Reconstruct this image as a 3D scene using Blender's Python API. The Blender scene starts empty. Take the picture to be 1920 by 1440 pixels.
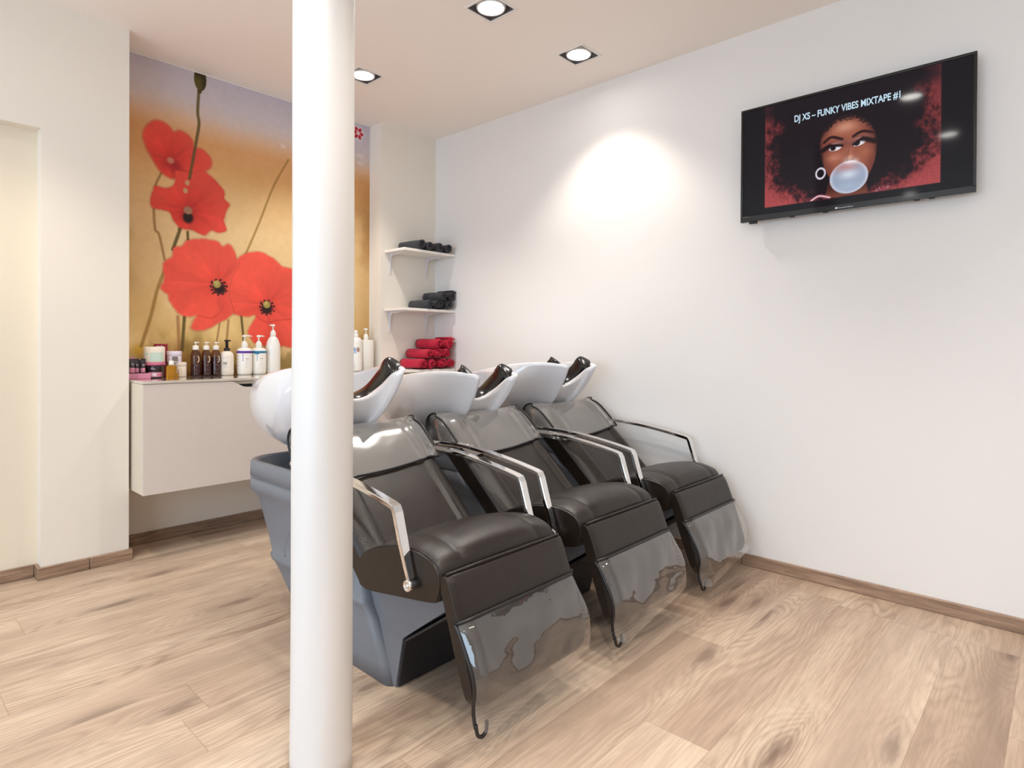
import bpy, bmesh, math, random
import numpy as np
from mathutils import Vector, Matrix

random.seed(7)
SC = bpy.context.scene
COL = SC.collection
PI = math.pi
EXPO = -0.53

# ------------------------------------------------------------------ helpers
def lin(c):
    return tuple((x/12.92 if x <= .04045 else ((x+.055)/1.055)**2.4) for x in c)
def rgb(r, g, b):
    return lin((r/255., g/255., b/255.))

class NT:
    """small wrapper to write node trees"""
    def __init__(s, name):
        s.m = bpy.data.materials.new(name); s.m.use_nodes = True
        s.t = s.m.node_tree; s.t.nodes.clear()
        s.out = s.t.nodes.new('ShaderNodeOutputMaterial')
    def n(s, typ, **kw):
        nd = s.t.nodes.new('ShaderNode' + typ)
        ins = kw.pop('ins', {})
        for k, v in kw.items(): setattr(nd, k, v)
        for k, v in ins.items():
            if hasattr(v, 'is_linked') or hasattr(v, 'links'): s.t.links.new(v, nd.inputs[k])
            else:
                if isinstance(v, tuple) and len(v) == 3 and nd.inputs[k].type == 'RGBA': v = (*v, 1)
                nd.inputs[k].default_value = v
        return nd
    def math(s, op, a, b=0.0, c=0.0):
        return s.n('Math', operation=op, ins={0: a, 1: b, 2: c}).outputs[0]
    def ramp(s, fac, stops, interp='LINEAR'):
        nd = s.n('ValToRGB', ins={0: fac}); cr = nd.color_ramp; cr.interpolation = interp
        while len(cr.elements) < len(stops): cr.elements.new(.5)
        for e, (p, c) in zip(cr.elements, stops):
            e.position = p; e.color = (*c, 1) if len(c) == 3 else c
        return nd.outputs[0]
    def mix(s, f, a, b, blend='MIX'):
        return s.n('MixRGB', blend_type=blend, ins={0: f, 1: a, 2: b}).outputs[0]
    def noise(s, vec, scale=5., detail=2., rough=.5, dist=0.):
        return s.n('TexNoise', ins={'Vector': vec, 'Scale': scale, 'Detail': detail, 'Roughness': rough, 'Distortion': dist}).outputs[0]
    def bump(s, h, strength=.1, dist=.01):
        return s.n('Bump', ins={'Height': h, 'Strength': strength, 'Distance': dist}).outputs[0]
    def obj(s):
        return s.n('TexCoord').outputs['Object']
    def end(s, sh):
        s.t.links.new(sh, s.out.inputs[0]); return s.m
    def pbr(s, **ins):
        return s.n('BsdfPrincipled', ins={k.replace('_', ' '): v for k, v in ins.items()}).outputs[0]

def simple(name, col, rough=.5, metal=0., bump=0., bscale=200., spec=.5, coat=0., **kw):
    t = NT(name); ins = dict(Base_Color=col, Roughness=rough, Metallic=metal)
    ins['Specular_IOR_Level'] = spec
    if coat: ins['Coat_Weight'] = coat; ins['Coat_Roughness'] = .05
    c = t.obj()
    n = t.noise(c, bscale, 3.)
    # slight natural variation of the surface
    ins['Base_Color'] = t.mix(t.math('MULTIPLY', n, .10), col, tuple(x*.8 for x in col))
    if bump: ins['Normal'] = t.bump(n, bump, .002)
    ins.update(kw)
    return t.end(t.pbr(**ins))

class B:
    """mesh builder around bmesh; off = local origin of the thing in build space"""
    def __init__(s): s.bm = bmesh.new(); s.mi = 0
    def _f(s, vs, smooth=True):
        try:
            f = s.bm.faces.new(vs); f.smooth = smooth; f.material_index = s.mi; return f
        except ValueError: return None
    def box(s, x0, x1, y0, y1, z0, z1, bev=0., seg=2):
        bm = s.bm; v = [bm.verts.new((x, y, z)) for x in (x0, x1) for y in (y0, y1) for z in (z0, z1)]
        fs = [s._f([v[i] for i in q], False) for q in ((0,1,3,2),(4,6,7,5),(0,4,5,1),(2,3,7,6),(0,2,6,4),(1,5,7,3))]
        if bev:
            es = list({e for f in fs for e in f.edges})
            r = bmesh.ops.bevel(bm, geom=es, offset=bev, segments=seg, affect='EDGES', profile=.5)
            for f in r['faces']: f.smooth = True
        return s
    def ring(s, pts): return [s.bm.verts.new(p) for p in pts]
    def bridge(s, r0, r1, closed=True, smooth=True):
        n = len(r0)
        for i in range(n if closed else n-1):
            j = (i+1) % n; s._f([r0[i], r0[j], r1[j], r1[i]], smooth)
    def loft(s, rings, closed=True, caps=True, smooth=True):
        R = [s.ring(r) for r in rings]
        for a, b in zip(R, R[1:]): s.bridge(a, b, closed, smooth)
        if caps and closed:
            s._f(list(reversed(R[0])), False); s._f(R[-1], False)
        return R
    def lathe(s, prof, cx=0, cy=0, n=24, sx=1, sy=1, rot=0, caps=True):
        rings = []
        for r, z in prof:
            rings.append([(cx+sx*r*math.cos(2*PI*i/n+rot), cy+sy*r*math.sin(2*PI*i/n+rot), z) for i in range(n)])
        s.loft(rings, caps=caps); return s
    def tube(s, path, r, n=10, closed=False, sx=1., sy=1., up=(0,0,1), rs=None, square=False):
        P = [Vector(p) for p in path]; m = len(P); rings = []
        U = Vector(up)
        for i, p in enumerate(P):
            a = P[i-1] if (i > 0 or closed) else p; b = P[(i+1) % m] if (i < m-1 or closed) else p
            t = (b-a).normalized()
            side = t.cross(U)
            if side.length < 1e-4: side = t.cross(Vector((1,0,0)))
            side.normalize(); nn = side.cross(t).normalized()
            k = rs[i] if rs else 1.
            ring = []
            if square:
                for (aa, bb) in ((-1,-.7),(-.9,-1),(.9,-1),(1,-.7),(1,.7),(.9,1),(-.9,1),(-1,.7)):
                    ring.append(p + side*(aa*r*sx*k) + nn*(bb*r*sy))
            else:
                for q in range(n):
                    an = 2*PI*q/n; ring.append(p + side*(math.cos(an)*r*sx*k) + nn*(math.sin(an)*r*sy*k))
            rings.append(ring)
        if closed:
            R = [s.ring(r_) for r_ in rings]
            for a, b in zip(R, R[1:]+R[:1]): s.bridge(a, b)
        else: s.loft(rings, smooth=not square)
        return s
    def prism(s, poly, x0, x1, axis='x', bev=0., smooth=False):
        """polygon in the plane normal to axis, extruded from x0 to x1"""
        def P(a, b, t): return {'x': (t, a, b), 'y': (a, t, b), 'z': (a, b, t)}[axis]
        bm = s.bm
        v0 = s.ring([P(a, b, x0) for a, b in poly]); v1 = s.ring([P(a, b, x1) for a, b in poly])
        fs = [s._f(v0, False), s._f(list(reversed(v1)), False)]
        n = len(poly)
        for i in range(n): fs.append(s._f([v0[i], v1[i], v1[(i+1) % n], v0[(i+1) % n]], smooth))
        if bev:
            es = list({e for f in fs if f for e in f.edges})
            r = bmesh.ops.bevel(bm, geom=es, offset=bev, segments=2, affect='EDGES', profile=.5)
            for f in r['faces']: f.smooth = True
        return s
    def done(s, name, mat, parent=None, off=(0,0,0), fix=True):
        if fix: bmesh.ops.recalc_face_normals(s.bm, faces=s.bm.faces[:])
        if off != (0,0,0): bmesh.ops.translate(s.bm, verts=s.bm.verts[:], vec=(-off[0], -off[1], -off[2]))
        me = bpy.data.meshes.new(name); s.bm.to_mesh(me); s.bm.free()
        for m in (mat if isinstance(mat, (list, tuple)) else [mat]): me.materials.append(m)
        o = bpy.data.objects.new(name, me); COL.objects.link(o)
        if parent is not None: o.parent = parent
        return o

def thing(name, label, cat, loc=(0,0,0), group=None):
    o = bpy.data.objects.new(name, None); COL.objects.link(o); o.empty_display_size = .05
    o.location = loc
    return tag(o, label, cat, group)
def tag(o, label, cat, group=None):
    o['label'] = label; o['category'] = cat
    if group: o['group'] = group
    return o
def struct(o, label=None):
    o['kind'] = 'structure'
    if label: o['label'] = label
    return o
def dup(root, loc, label, name=None):
    r = root.copy(); COL.objects.link(r); r.location = loc; r['label'] = label
    def rec(a, b):
        for ch in list(a.children):
            c = ch.copy(); COL.objects.link(c); c.parent = b
            rec(ch, c)
    rec(root, r)
    return r
def catmull(pts, n=6, closed=False):
    P = [Vector(p) for p in pts]; m = len(P); out = []
    segs = m if closed else m-1
    for i in range(segs):
        p0 = P[(i-1) % m] if (closed or i > 0) else P[i]; p1 = P[i]; p2 = P[(i+1) % m]
        p3 = P[(i+2) % m] if (closed or i+2 < m) else p2
        for k in range(n):
            t = k/n
            out.append(.5*((2*p1)+(p2-p0)*t+(2*p0-5*p1+4*p2-p3)*t*t+(3*p1-p0-3*p2+p3)*t**3))
    if not closed: out.append(P[-1])
    return out
def text(name, body, mat, parent, M, size, ext=.0006, align='LEFT', xs=1., bold=0., width=0.):
    cu = bpy.data.curves.new(name, 'FONT'); cu.body = body; cu.size = size; cu.extrude = ext
    cu.align_x = align; cu.offset = bold
    cu.materials.append(mat)
    tmp = bpy.data.objects.new(name, cu); COL.objects.link(tmp)
    dg = bpy.context.evaluated_depsgraph_get(); dg.update()
    me = bpy.data.meshes.new_from_object(tmp.evaluated_get(dg)); me.name = name
    bpy.data.objects.remove(tmp); bpy.data.curves.remove(cu)
    if width:
        w0 = max(v.co.x for v in me.vertices)-min(v.co.x for v in me.vertices); xs = width/w0
    o = bpy.data.objects.new(name, me); COL.objects.link(o)
    o.parent = parent
    o.matrix_local = M @ Matrix.Diagonal((xs, 1, 1, 1))
    return o

# ------------------------------------------------------------------ measures (metres)
H = 2.60                       # ceiling
XR = 2.965                     # right wall
YM = 3.643                     # back wall of the niche with the mural
YP = 3.405                     # front of the pillar left of the niche
YS = 3.51                      # wall with the towel shelves
NX0, NX1 = .925, 2.478         # niche from pillar to shelf wall
XL, YF = -2.6, -2.4            # far walls behind the camera

# ------------------------------------------------------------------ materials
def wall_mat(name, col, rough=.8, b=.08):
    t = NT(name); c = t.obj()
    n = t.noise(c, 6., 4., .6); f = t.noise(c, 260., 3.)
    return t.end(t.pbr(Base_Color=t.mix(t.math('MULTIPLY', n, .08), col, tuple(x*.93 for x in col)), Roughness=rough,
                       Normal=t.bump(f, b, .002)))
M_WALL = wall_mat('white_wall_paint', rgb(228, 224, 220))
M_WARM = wall_mat('cream_wall_paint', rgb(232, 224, 212))
M_RECESS = wall_mat('warm_lit_cream_paint', rgb(230, 218, 198))  # yellow tint stands in for warm lamp light on the recess
M_CEIL = wall_mat('ceiling_paint', rgb(246, 238, 231))
M_COLUMN = wall_mat('column_gloss_paint', rgb(214, 211, 208), .38, .15)

def floor_mat():
    t = NT('oak_laminate')
    sep = t.n('SeparateXYZ', ins={0: t.obj()}); x, y = sep.outputs[0], sep.outputs[1]
    W, L = .192, 1.28
    yr = t.math('DIVIDE', t.math('ADD', y, 10.06), W); row = t.math('FLOOR', yr); fy = t.math('FRACT', yr)
    rr = t.n('TexWhiteNoise', noise_dimensions='1D', ins={'W': row}).outputs[0]
    xs = t.math('DIVIDE', t.math('ADD', x, t.math('ADD', t.math('MULTIPLY', rr, L*3.), 20.)), L)
    ci = t.math('FLOOR', xs); fx = t.math('FRACT', xs)
    idv = t.n('CombineXYZ', ins={0: row, 1: ci}).outputs[0]
    wn = t.n('TexWhiteNoise', noise_dimensions='3D', ins={'Vector': idv})
    rid, rcol = wn.outputs[0], wn.outputs[1]
    off = t.n('VectorMath', operation='SCALE', ins={0: rcol, 'Scale': 37.}).outputs[0]
    def coord(sx, sy):
        v = t.n('CombineXYZ', ins={0: t.math('MULTIPLY', x, sx), 1: t.math('MULTIPLY', y, sy)}).outputs[0]
        return t.n('VectorMath', operation='ADD', ins={0: v, 1: off}).outputs[0]
    # knots
    vo = t.n('TexVoronoi', feature='F1', voronoi_dimensions='2D', ins={'Vector': coord(1.15, 4.6), 'Scale': 1.0, 'Randomness': 1.})
    kd = t.math('ADD', vo.outputs['Distance'], t.math('MULTIPLY', t.math('SUBTRACT', t.noise(coord(9., 40.), 1., 3.), .5), .22))
    kn = t.ramp(kd, [(.0, (1,1,1)), (.05, (.9,.9,.9)), (.10, (.4,.4,.4)), (.22, (0,0,0))])
    keep = t.math('GREATER_THAN', t.n('SeparateColor', ins={0: vo.outputs['Color']}).outputs[0], .50)
    swirl = t.math('MULTIPLY', t.ramp(vo.outputs['Distance'], [(0, (1,1,1)), (.5, (0,0,0))], 'EASE'), keep)
    # growth rings: contour lines of a stretched noise field give flame shaped grain
    field = t.noise(coord(1.0, 6.0), 1.0, 2.5, .42, .25)
    ring = t.math('FRACT', t.math('ADD', t.math('MULTIPLY', field, 17.), t.math('MULTIPLY', swirl, 5.)))
    ringl = t.math('POWER', t.math('ABSOLUTE', t.math('SUBTRACT', t.math('MULTIPLY', ring, 2.), 1.)), 1.6)
    zone = t.math('MAXIMUM', t.ramp(t.noise(coord(.9, 3.2), 1.0, 2.), [(.38, (.12,.12,.12)), (.62, (1,1,1))]), t.math('MULTIPLY', swirl, 1.))
    fib = t.noise(coord(6.5, 125.), 1.0, 4., .65)
    fine = t.noise(coord(24., 430.), 1.0, 2., .5)
    tone = t.noise(coord(.55, 4.2), 1.0, 3., .55)
    c0 = t.ramp(tone, [(.30, rgb(132, 107, 90)), (.42, rgb(170, 144, 123)), (.56, rgb(200, 177, 154)), (.75, rgb(216, 197, 175))])
    c1 = t.mix(t.math('MULTIPLY', t.ramp(fib, [(.42, (0,0,0)), (.60, (1,1,1))]), .42), c0, rgb(128, 103, 86))
    c2 = t.mix(t.math('MULTIPLY', t.math('MULTIPLY', ringl, zone), .62), c1, rgb(118, 92, 75))
    c3 = t.mix(t.math('MULTIPLY', fine, .16), c2, rgb(222, 203, 180))
    c4 = t.mix(t.math('MULTIPLY', t.math('MULTIPLY', kn, keep), .85), c3, rgb(92, 68, 55))
    # plank to plank tone and joints
    c5 = t.mix(.20, c4, t.ramp(rid, [(0, rgb(150, 126, 107)), (1, rgb(224, 206, 186))]))
    ey = t.math('MINIMUM', fy, t.math('SUBTRACT', 1., fy)); ex = t.math('MINIMUM', fx, t.math('SUBTRACT', 1., fx))
    j = t.math('MAXIMUM', t.math('LESS_THAN', ey, .006), t.math('LESS_THAN', ex, .0011))
    c6 = t.mix(t.math('MULTIPLY', j, .30), c5, rgb(110, 84, 66))
    h = t.math('SUBTRACT', t.math('MULTIPLY', fib, .4), j)
    return t.end(t.pbr(Base_Color=c6, Roughness=t.math('ADD', t.math('MULTIPLY', fib, .16), .34), Normal=t.bump(h, .12, .002)))
M_FLOOR = floor_mat()

def skirting_mat():
    t = NT('brown_oak_skirting'); c = t.obj()
    mp = t.n('Mapping', ins={'Vector': c, 'Scale': (2.2, 2.2, 30.)}).outputs[0]
    n = t.noise(mp, 2.2, 5., .6, .6)
    col = t.ramp(n, [(.3, rgb(118, 93, 76)), (.5, rgb(148, 120, 99)), (.7, rgb(174, 146, 122))])
    return t.end(t.pbr(Base_Color=col, Roughness=.42, Normal=t.bump(n, .08, .002)))
M_SKIRT = skirting_mat()

def leather_mat():
    t = NT('dark_brown_leather'); c = t.obj()
    v = t.n('TexVoronoi', feature='F1', ins={'Vector': c, 'Scale': 330.}).outputs[0]
    w = t.noise(c, 28., 4., .6)
    mp = t.n('Mapping', ins={'Vector': c, 'Rotation': (.5, .2, .7), 'Scale': (60, 6, 18)}).outputs[0]
    cr = t.ramp(t.noise(mp, 1., 4., .7, .6), [(.56, (0,0,0)), (.70, (1,1,1))])
    col = t.mix(w, rgb(27, 20, 16), rgb(38, 29, 22))
    h = t.math('ADD', t.math('ADD', t.math('MULTIPLY', v, .5), t.math('MULTIPLY', w, .9)), t.math('MULTIPLY', cr, .5))
    return t.end(t.pbr(Base_Color=col, Roughness=t.math('ADD', t.math('MULTIPLY', w, .12), .29), Specular_IOR_Level=.42, Normal=t.bump(h, .22, .003)))
M_LEATHER = leather_mat()
M_BLACK = simple('black_trim', rgb(17, 16, 18), .45)
M_PIPE = simple('black_piping_rubber', rgb(20, 18, 20), .35)
M_GREY = simple('grey_moulded_plastic', rgb(112, 116, 124), .42, bump=.12, bscale=900.)
M_GREYDARK = simple('dark_recess_plastic', rgb(34, 34, 38), .5)
M_CHROME = simple('polished_chrome', (.86, .85, .84), .06, 1., bscale=3.)
M_CERAMIC = simple('white_glazed_ceramic', rgb(214, 213, 216), .14, coat=1., bscale=3.)
M_GEL = simple('black_gel_rubber', rgb(16, 15, 17), .22, bscale=30.)

def film_mat(name, base, haze, rough, bst):
    t = NT(name); c = t.obj()
    mp = t.n('Mapping', ins={'Vector': c, 'Scale': (4., 6., 6.)}).outputs[0]
    w = t.noise(mp, 1.3, 2., .5, .8); w2 = t.noise(c, 16., 2., .5, 1.)
    nrm = t.bump(t.math('ADD', w, t.math('MULTIPLY', w2, .10)), bst, .02)
    fc = t.n('LayerWeight', ins={'Blend': .5, 'Normal': nrm}).outputs['Facing']
    fac = t.math('MINIMUM', t.math('ADD', t.math('MULTIPLY', t.math('POWER', fc, 3.5), .9), base), .95)
    tr = t.n('BsdfTransparent', ins={'Color': (.92, .905, .89)}).outputs[0]
    gl = t.n('BsdfGlossy', ins={'Color': (1, 1, 1), 'Roughness': rough, 'Normal': nrm}).outputs[0]
    df = t.n('BsdfDiffuse', ins={'Color': (.82, .80, .77)}).outputs[0]
    a = t.n('MixShader', ins={0: haze, 1: tr, 2: df}).outputs[0]
    return t.end(t.n('MixShader', ins={0: fac, 1: a, 2: gl}).outputs[0])
M_FILM = film_mat('clear_vinyl_film', .11, .03, .05, .35)
M_HOOD = film_mat('hazy_clear_vinyl_film', .05, .13, .13, .03)

def towel_mat(name, a, b):
    t = NT(name); c = t.obj()
    n = t.noise(c, 420., 3., .7); m = t.noise(c, 18., 3.)
    col = t.mix(m, a, b)
    return t.end(t.pbr(Base_Color=col, Roughness=.95, Sheen_Weight=.12, Sheen_Roughness=.4, Normal=t.bump(n, .9, .006)))
M_TGREY = towel_mat('charcoal_terry', rgb(50, 50, 54), rgb(66, 66, 70))
M_TRED = towel_mat('crimson_terry', rgb(192, 4, 48), rgb(214, 10, 62))

M_CAB = simple('taupe_lacquer', rgb(212, 200, 191), .38, bscale=40.)
M_CABSIDE = simple('taupe_side_panel', rgb(214, 202, 184), .45, bscale=40.)
M_GAPSHADE = simple('dark_gap_shade', rgb(26, 24, 26), .6)  # near black, painted shade for the handle gaps
def glass_top_mat():
    t = NT('taupe_back_painted_glass')
    return t.end(t.pbr(Base_Color=rgb(196, 186, 172), Roughness=.05, Specular_IOR_Level=.8, Coat_Weight=1., Coat_Roughness=.02))
M_GLASSTOP = glass_top_mat()
M_GLASSEDGE = simple('glass_edge', rgb(190, 192, 176), .2)
M_SHELF = simple('white_shelf_laminate', rgb(242, 236, 228), .4)
M_BRACKET = simple('white_powdercoat', rgb(218, 214, 216), .35)
M_WHITEP = simple('white_plastic', rgb(240, 236, 228), .28, coat=.4, bscale=20.)
M_WHITEP2 = simple('soft_white_plastic', rgb(236, 226, 212), .35, bscale=20.)
M_PURPLE = simple('purple_print', rgb(84, 30, 150), .4)
M_BLUE = simple('teal_blue_print', rgb(14, 118, 158), .4)
M_INK = simple('grey_print', rgb(120, 112, 108), .5)
M_INKD = simple('dark_print', rgb(60, 54, 54), .5)
M_LILAC = simple('lilac_white_plastic', rgb(228, 220, 232), .35)
M_PINK = simple('pink_card', rgb(214, 140, 168), .5)
M_PINKLID = simple('pink_lid', rgb(206, 112, 144), .4)
M_NAVY = simple('dark_purple_plastic', rgb(34, 22, 36), .18, coat=.6)
M_MINT = simple('mint_label', rgb(190, 220, 206), .5)
M_BURG = simple('burgundy_foil', rgb(140, 18, 40), .25)
M_CREAM = simple('cream_print', rgb(232, 208, 166), .45)
M_TAUPE = simple('rose_taupe_print', rgb(176, 140, 128), .45)
M_SKYB = simple('pale_blue_print', rgb(150, 180, 214), .45)
def tint_mat(name, col, tr=.85, rough=.05):
    t = NT(name)
    return t.end(t.pbr(Base_Color=col, Roughness=rough, Transmission_Weight=tr, IOR=1.4))
def clear_mat(name, col, gl):
    t = NT(name)
    fc = t.n('LayerWeight', ins={'Blend': .5}).outputs['Facing']
    f = t.math('ADD', t.math('MULTIPLY', t.math('POWER', fc, 3.), .7), gl)
    a = t.n('BsdfTransparent', ins={'Color': (*col, 1)}).outputs[0]; g = t.n('BsdfGlossy', ins={'Roughness': .06}).outputs[0]
    return t.end(t.n('MixShader', ins={0: f, 1: a, 2: g}).outputs[0])
M_BROWNP = clear_mat('clear_plum_brown_plastic', (.60, .46, .44), .05)
M_BROWNL = simple('plum_brown_liquid', rgb(84, 48, 46), .25)
M_AMBER = tint_mat('amber_oil', rgb(236, 178, 40), .75)
M_CLEARP = tint_mat('clear_bottle_plastic', rgb(240, 240, 236), .9)

M_LAMPW = simple('white_trim_metal', rgb(236, 232, 228), .4)
M_LAMPIN = simple('grey_recess_metal', rgb(96, 92, 92), .5)
def emit_mat(name, col, s):
    t = NT(name); return t.end(t.n('Emission', ins={'Color': (*col, 1), 'Strength': s}).outputs[0])
M_LAMP = emit_mat('lit_lamp_face', (1., .97, .92), 70.)
M_LAMPC = emit_mat('lit_cool_lamp_face', (.93, .97, 1.), 45.)

# ------------------------------------------------------------------ setting
b = B(); b.box(XL-.1, XR+.1, YF-.1, YM+.1, -.05, 0); struct(b.done('floor', M_FLOOR), 'oak laminate floor with long grained planks')

LIGHTS = [(1.972, 1.953, 'c'), (2.598, 1.921, 'w'), (1.979, 2.982, 'c'), (1.41, .73, 'w'), (.45, .66, 'w'), (.22, 1.345, 'w'),
          (2.0, -.7, 'w'), (.26, 2.66, 'y'), (1.2, -.75, 'w'), (.2, -.7, 'w'), (-1.4, 1.2, 'y'), (-1.4, -.4, 'w')]  # unseen downlights, added; the one by the pier brightens it with warm light
HS = .078
xsl = sorted({XL, XR+.02, *[v for l in LIGHTS for v in (round(l[0]-HS, 4), round(l[0]+HS, 4))]})
ysl = sorted({YF, YM+.02, *[v for l in LIGHTS for v in (round(l[1]-HS, 4), round(l[1]+HS, 4))]})
b = B(); V = {}
def cv(i, j):
    if (i, j) not in V: V[i, j] = b.bm.verts.new((xsl[i], ysl[j], H))
    return V[i, j]
for i in range(len(xsl)-1):
    for j in range(len(ysl)-1):
        mx, my = (xsl[i]+xsl[i+1])/2, (ysl[j]+ysl[j+1])/2
        if any(abs(mx-l[0]) < HS and abs(my-l[1]) < HS for l in LIGHTS): continue
        b._f([cv(i, j), cv(i, j+1), cv(i+1, j+1), cv(i+1, j)], False)
struct(b.done('ceiling', M_CEIL, fix=False), 'flat white ceiling with square downlights')
b = B(); b.box(XL-.1, XR+.1, YF-.1, YM+.1, H+.16, H+.2); struct(b.done('roof_slab', M_CEIL))

b = B(); b.box(XR, XR+.1, YF, YM+.1, 0, H+.16); struct(b.done('wall_right', M_WALL), 'plain white wall on the right with the television')
b = B(); b.box(NX0-.05, NX1+.05, YM, YM+.1, 0, H+.16); struct(b.done('wall_back', M_WARM), 'back wall of the niche behind the cabinet')
b = B(); b.box(NX1, XR, YS, YM+.1, 0, H+.16); struct(b.done('wall_shelf_corner', M_WARM), 'narrow wall behind the towel shelves')
# pillar left of the niche, continuing left over a shallow blind door recess
RX0, RX1, RZ, RD = -.34, .578, 2.03, .075
b = B()
b.box(RX1, NX0, YP, YM+.1, 0, H+.16)
b.box(RX0, RX1, YP, YM+.1, RZ, H+.16)
b.box(XL, RX0, YP, YM+.1, 0, H+.16)
struct(b.done('wall_left_of_niche', M_WARM), 'cream wall pier left of the poppy mural')
b = B(); b.box(RX0, RX1, YP+RD, YP+RD+.08, 0, RZ); struct(b.done('wall_recess', M_RECESS), 'shallow cream door recess at the left edge')
# walls behind the camera: left one is a shop window, front one plain
b = B()
WZ0, WZ1, WY0, WY1 = .35, 2.35, -1.6, 3.0
b.box(XL-.1, XL, YF, YM, 0, WZ0); b.box(XL-.1, XL, YF, YM, WZ1, H+.16); b.box(XL-.1, XL, YF, WY0, WZ0, WZ1); b.box(XL-.1, XL, WY1, YM, WZ0, WZ1)
struct(b.done('wall_left', M_WALL))
b = B()
for y in (WY0, WY0+1.53, WY0+3.06, WY1-.05): b.box(XL-.08, XL-.03, y, y+.05, WZ0, WZ1)
b.box(XL-.08, XL-.03, WY0, WY1, WZ0, WZ0+.05); b.box(XL-.08, XL-.03, WY0, WY1, WZ1-.05, WZ1)
struct(b.done('window_1', M_LAMPW))
b = B(); b.box(XL-.1, XR+.1, YF-.1, YF, 0, H+.16); struct(b.done('wall_front', M_WALL))

# skirting boards (each board run is one trim)
def skirt(name, boxes, label=None):
    b = B()
    for x0, x1, y0, y1 in boxes: b.box(x0, x1, y0, y1, 0, .056, .003, 1)
    struct(b.done(name, M_SKIRT), label)
ysr = [-2.4, -1.1, .0, 1.178, 2.35, YS]
skirt('baseboard_right', [(XR-.014, XR+.002, a+.0008, c-.0008) for a, c in zip(ysr, ysr[1:])], 'brown wood skirting along the right wall')
skirt('baseboard_back', [(NX0, NX1, YM-.014, YM+.002)], 'brown wood skirting under the cabinet')
skirt('baseboard_shelf_corner', [(NX1, XR-.014, YS-.014, YS+.002)])
skirt('baseboard_pier', [(RX1-.014, .76, YP-.014, YP+.002), (.7615, NX0+.014, YP-.014, YP+.002), (NX0-.002, NX0+.014, YP, YM-.015), (RX1-.014, RX1, YP, YP+RD-.001)], 'brown wood skirting around the cream pier')
skirt('baseboard_recess', [(RX0, RX1-.0145, YP+RD-.014, YP+RD+.002)])
skirt('baseboard_left', [(XL, RX0+.014, YP-.014, YP+.002)])

# round steel column with a little cast seam and paint dents
b = B(); rc = .0742; rings = []
for k in range(53):
    z = H*k/52
    ring = []
    for i in range(64):
        a = 2*PI*i/64
        r = rc + .0007*math.sin(3*a+z*2.1) + .0005*math.sin(5*a-z*7.)
        if z < .5: r += .0012*(1-z/.5)
        ring.append((.7985+r*math.cos(a), 1.375+r*math.sin(a), z))
    rings.append(ring)
b.loft(rings); o = b.done('column', M_COLUMN); struct(o, 'round white painted column standing in front of the wash units')

# ------------------------------------------------------------------ ceiling downlights
def make_light(x, y, label, k):
    r = thing('downlight', label, 'ceiling light', (x, y, H), 'square recessed downlights in the ceiling')
    b = B(); s, w = .088, .077
    b.box(-s, s, -s, -w, -.004, -.0002); b.box(-s, s, w, s, -.004, -.0002); b.box(-s, -w, -w, w, -.004, -.0002); b.box(w, s, -w, w, -.004, -.0002)
    b.done('trim_frame', M_LAMPW, r)
    b = B()
    for q in range(4):
        v = [(-w, -w), (w, -w), (w, w), (-w, w)]
        a, c = v[q], v[(q+1) % 4]
        b._f(b.ring([(a[0], a[1], .0), (c[0], c[1], .0), (c[0], c[1], .11), (a[0], a[1], .11)]), False)
    b._f(b.ring([(-w, -w, .11), (w, -w, .11), (w, w, .11), (-w, w, .11)]), False)
    b.done('recess_box', M_LAMPIN, r, fix=False)
    b = B(); b.lathe([(.0565, .012), (.0565, .0), (.064, -.003), (.0665, .002), (.066, .035), (.058, .05), (.0565, .012)], n=40, caps=False)
    g = b.done('gimbal_ring', M_LAMPW, r)
    b = B(); b.lathe([(.0, .014), (.03, .0125), (.0555, .008), (.0555, .02), (.0, .022)], n=40)
    b.done('lamp', M_LAMPC if k == 'c' else M_LAMP, r)
    L = bpy.data.lights.new('downlight_beam', 'SPOT')
    L.energy = {'c': E_SPOT, 'w': E_SPOT, 'y': E_SPOT*1.15}[k]
    L.color = {'c': (1., .955, .90), 'w': (1., .93, .845), 'y': (1., .885, .72)}[k]
    L.spot_size = math.radians(106); L.spot_blend = .6; L.shadow_soft_size = .05
    lo = bpy.data.objects.new('downlight_beam', L); COL.objects.link(lo); lo.location = (x, y, H-.012)
    return r
E_SPOT = 62.
LBL = ['square downlight nearest the camera, cut by the top edge of the photo', 'square downlight in the ceiling close to the right wall', 'small bluish downlight in the ceiling beside the top of the column']
for i, (x, y, k) in enumerate(LIGHTS):
    make_light(x, y, LBL[i] if i < 3 else 'unseen square downlight in the ceiling, out of view', k)

# daylight through the shop window
def area(name, loc, rot, sx, sy, e, col):
    L = bpy.data.lights.new(name, 'AREA'); L.shape = 'RECTANGLE'; L.size = sx; L.size_y = sy; L.energy = e; L.color = col
    o = bpy.data.objects.new(name, L); COL.objects.link(o); o.location = loc; o.rotation_euler = rot
    return o

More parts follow.
